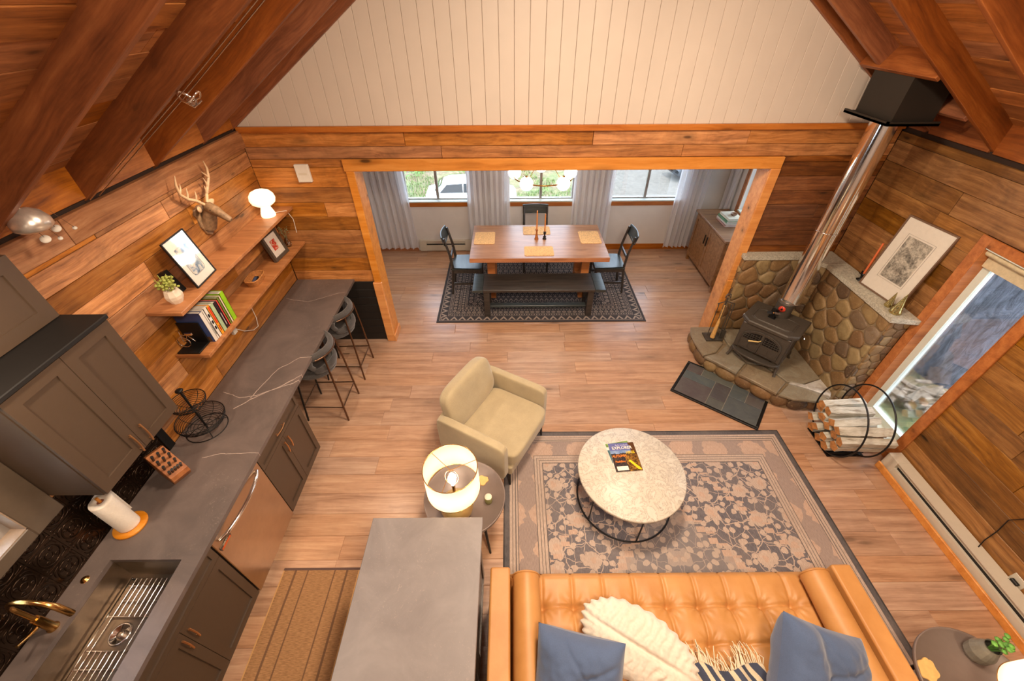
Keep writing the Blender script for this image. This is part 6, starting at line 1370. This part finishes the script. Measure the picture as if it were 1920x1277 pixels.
# ---------------------------------------------------------------- outdoors
gd = MB()
def gz(x, y):
    t_ = min(1, max(0, (y - 6.75) / 10)); t_ = t_ * t_ * (3 - 2 * t_)
    return -.45 - 4.3 * t_ + max(0, y - 28) * .12 + .10 * noise.noise(Vector((x * .5, y * .5, 0)))
gd.grid(90, 80, lambda a, b_: (-26 + 60 * a, 6.75 + 38 * b_, gz(-26 + 60 * a, 6.75 + 38 * b_)))
gd.build('ground', m_ground, kind='structure')
MB().grid(40, 60, lambda a, b_: (3.9 + 16 * a, -6 + 13 * b_, -.42 + .04 * noise.noise(Vector((a * 9, b_ * 12, 4))) + .6 * a * a)).build('ground_side', m_ground, kind='structure')
MB().grid(40, 30, lambda a, b_: (4.3 + 14 * a + 1.5 * b_, 17 + 12 * b_, gz(4.3 + 14 * a + 1.5 * b_, 17 + 12 * b_) + .05)).build('gravel_drive', m_gravel, kind='structure')
MB().grid(24, 24, lambda a, b_: (-10 + 7.3 * a, -5 + 11 * b_, -.42)).build('ground_kitchen_side', m_ground, kind='structure')
tr = thing('pine_tree', 'big grey barked pine trunk right outside the tall window', 'tree', (5.82, 3.78, -.5))
MB().tube([(5.82, 3.78, -.6), (5.82, 3.78, -.3), (5.80, 3.80, .5), (5.78, 3.84, 2.5), (5.7, 3.9, 6)], [.48, .40, .375, .36, .3], 32).build('trunk', m_bark, tr, W=True)
r_ = random.Random(21); m_chip = plain('bark_scrap', (128, 112, 96), .9, bumpy=.5, var=.4, nscale=20); m_rock = plain('grey_rock', (140, 138, 132), .85, bumpy=.5, var=.3, nscale=8)
for k in range(38):
    x, y = 5.0 + r_.gauss(0, .24), 3.30 + r_.gauss(0, .17)
    if math.hypot(x - 5.82, y - 3.78) < .45: continue
    L, w2 = r_.uniform(.05, .13), r_.uniform(.02, .05)
    o = MB().prism([(-L, -w2), (L * .8, -w2 * 1.1), (L, w2 * .6), (-L * .7, w2)], 0, r_.uniform(.015, .04), inset=.006).build('bark_scrap', m_chip); o.location = (x, y, -.36 + r_.uniform(0, .06)); o.rotation_euler = (r_.uniform(-.4, .4), r_.uniform(-.4, .4), r_.uniform(0, 6)); WM[o] = T(*o.location)
    tag(o, 'split wood scrap in the heap at the foot of the pine trunk', 'wood scrap', 'wood scraps heaped at the foot of the pine')
for k, (x, y, s_) in enumerate(((6.0, 3.30, .11), (6.12, 3.22, .10), (5.92, 3.20, .08), (6.06, 3.24, .09))):
    mb = MB(); mb.grid(16, 10, lambda a, b_: tuple(Vector((math.cos(a * 2 * PI) * math.cos((b_ - .5) * PI), math.sin(a * 2 * PI) * math.cos((b_ - .5) * PI), .6 * math.sin((b_ - .5) * PI))) * s_ * (1 + .25 * noise.noise(Vector((math.cos(a * 2 * PI) * 2, math.sin(a * 2 * PI) * 2, b_ * 3 + k))))), cu=True)
    o = mb.build('rock', m_rock); o.location = (x, y, (-.33, -.30, -.34, -.17)[k]); WM[o] = T(*o.location); tag(o, ('larger grey rock low against the pine trunk outside', 'grey rock at the window frame side of the pile by the pine', 'small grey rock lowest in the pile by the pine', 'grey rock on top of the pile by the pine')[k], 'rock', 'rocks piled against the pine')
gt = MB(); r_ = random.Random(31)
def blade(mb_, x, y, z, h, w2, a, lean):
    dx, dy = math.cos(a), math.sin(a); mb_.add([(x - dy * w2, y + dx * w2, z), (x + dy * w2, y - dx * w2, z), (x + dx * lean, y + dy * lean, z + h)], [(0, 1, 2)])
for k in range(22000):
    x, y = r_.uniform(-9, 8), r_.uniform(19, 29)
    if x > 4.3 + (y - 17) * .125 or (abs(x + 2) < 2.5 and abs(y - 20.4) < 1.2): continue
    if noise.noise(Vector((x * .45, y * .45, 2))) < -.02: continue
    blade(gt, x, y, gz(x, y) - .02, r_.uniform(.06, .22), .022, r_.uniform(0, 6.3), r_.uniform(0, .12))
for k in range(900):
    x, y = r_.uniform(4.1, 5.6), r_.uniform(2.2, 4.6)
    if noise.noise(Vector((x * 2.5, y * 2.5, 2))) < .2: continue
    blade(gt, x, y, -.42, r_.uniform(.02, .06), .004, r_.uniform(0, 6.3), r_.uniform(0, .03))
tag(gt.build('grass', plain('grass_green', (98, 122, 60), .7, var=.4, nscale=1.2), kind='stuff'), 'short sunlit grass growing across the yard outside', 'grass')
def bush(label, loc, R_, seed, n=420):
    o = thing('bush', label, 'bush', loc); r = random.Random(seed); mb = MB()
    for k in range(n):
        v = Vector((r.gauss(0, 1), r.gauss(0, 1), r.gauss(0, 1))).normalized() * r.uniform(.5, 1) * R_; v.z = abs(v.z) * .9; s_ = r.uniform(.05, .10) * min(1, R_); q = Matrix.Rotation(r.uniform(0, 6.3), 4, 'Z') @ rx(r.uniform(-1, 1))
        mb.add([v + q @ Vector(p) * s_ for p in ((-1, 0, 0), (0, -.5, .1), (1.2, 0, 0), (0, .5, .1))], [(0, 1, 2, 3)])
    mb.build('foliage', m_leaf, o, kind='stuff')
    st_ = MB()
    for k in range(6): a = k * 1.05; st_.tube([(0, 0, 0), (math.cos(a) * R_ * .5, math.sin(a) * R_ * .5, R_ * .6)], .012, 5)
    st_.build('stem', m_chip, o); return o
bush('leafy green bush behind the pine trunk outside the tall window', (8.2, 4.6, -.4), .9, 1)
bush('leafy green bush seen through the dining room side window', (5.4, 7.4, -.4), 1.3, 2, 600)
bush('low green bush at the top of the window with the white car', (-6.2, 25.6, -4.8), 1.3, 3)
def car(label, loc, rz_, paint, L=4.5, Wd=1.8, H=1.45):
    o = thing('car', label, 'car', loc, rz_)
    st = [(-.5, .42, .60, .72), (-.485, .30, .82, .9), (-.36, .25, .92, .98), (-.33, .25, .93, 1), (.18, .25, .92, 1), (.34, .25, .88, .98), (.47, .28, .74, .92), (.5, .40, .58, .74)]
    def body(a, b_):
        k = a * (len(st) - 1); i = min(int(k), len(st) - 2); f = k - i; x, zb, zt, w2 = [st[i][j] * (1 - f) + st[i + 1][j] * f for j in range(4)]
        ang = b_ * 2 * PI; cy_, sy_ = math.cos(ang), math.sin(ang); fy = math.copysign(abs(cy_) ** .35, cy_); fz = math.copysign(abs(sy_) ** .45, sy_)
        return (x * L, fy * w2 * Wd / 2, (zb + zt) / 2 + fz * (zt - zb) / 2)
    MB().grid(50, 32, body, cv=True, flip=True).build('body', paint, o)
    rf = [(-.40, .90, .90, .86), (-.33, 1.22, .92, .78), (-.24, 1.40, .92, .70), (-.05, H, .92, .68), (.08, 1.40, .92, .70), (.20, 1.12, .92, .80), (.27, .92, .90, .88)]
    def roof(a, b_):
        k = a * (len(rf) - 1); i = min(int(k), len(rf) - 2); f = k - i; x, zt, zb, w2 = [rf[i][j] * (1 - f) + rf[i + 1][j] * f for j in range(4)]
        u = b_ * 2 - 1; wt = w2 * .92; top = 1 - abs(u) ** 7; return (x * L, math.copysign(min(1, abs(u) * 1.15) ** 1, u) * Wd / 2 * (wt + (.93 - wt) * (1 - top)), zb - .02 + (zt - zb + .02) * top)
    MB().grid(40, 40, roof).build('roof', paint, o)
    gl = plain('car_glass', (22, 26, 26), .08)
    for s in (-1, 1):
        Xs = lambda x, z: (x * L, s * (Wd / 2 * (.945 - (z - .9) * .38)) , z)
        MB().add([Xs(-.33, .95), Xs(-.08, .95), Xs(-.085, 1.33), Xs(-.25, 1.30)], [(0, 1, 2, 3)]).add([Xs(-.075, .95), Xs(.16, .95), Xs(.09, 1.28), Xs(-.07, 1.34)], [(0, 1, 2, 3)]).build('window', gl, o)
    MB().add([(-.385 * L, -.7, .96), (-.385 * L, .7, .96), (-.30 * L, .58, 1.31), (-.30 * L, -.58, 1.31)], [(0, 1, 2, 3)], X=T(-.02, 0, .01)).build('rear_window', gl, o); MB().add([(.245 * L, -.72, .96), (.245 * L, .72, .96), (.125 * L, .6, 1.31), (.125 * L, -.6, 1.31)], [(0, 3, 2, 1)], X=T(.02, 0, .02)).build('windshield', gl, o)
    for sx_ in (-.32, .32):
        for s in (-1, 1):
            whl = MB().lathe([(.001, -.1), (.30, -.1), (.33, -.08), (.33, .08), (.30, .1), (.001, .1)], n=24, X=T(sx_ * L, s * (Wd / 2 - .09), .33) @ rx(PI / 2)).build('wheel', m_black, o)
            MB().lathe([(.001, 0), (.2, 0), (.19, .02), (.001, .03)], n=16, X=T(sx_ * L, s * (Wd / 2 + .012), .33) @ rx(-s * PI / 2)).build('hubcap', m_chrome, whl)
    return o
car('white car parked on the grass outside the dining window', (-1.95, 20.4, -4.72), .03, plain('white_car_paint', (232, 236, 238), .25))
car('dark car parked at the top of the gravel drive', (11.6, 24.6, -4.72), .2, plain('dark_car_paint', (50, 54, 60), .3))
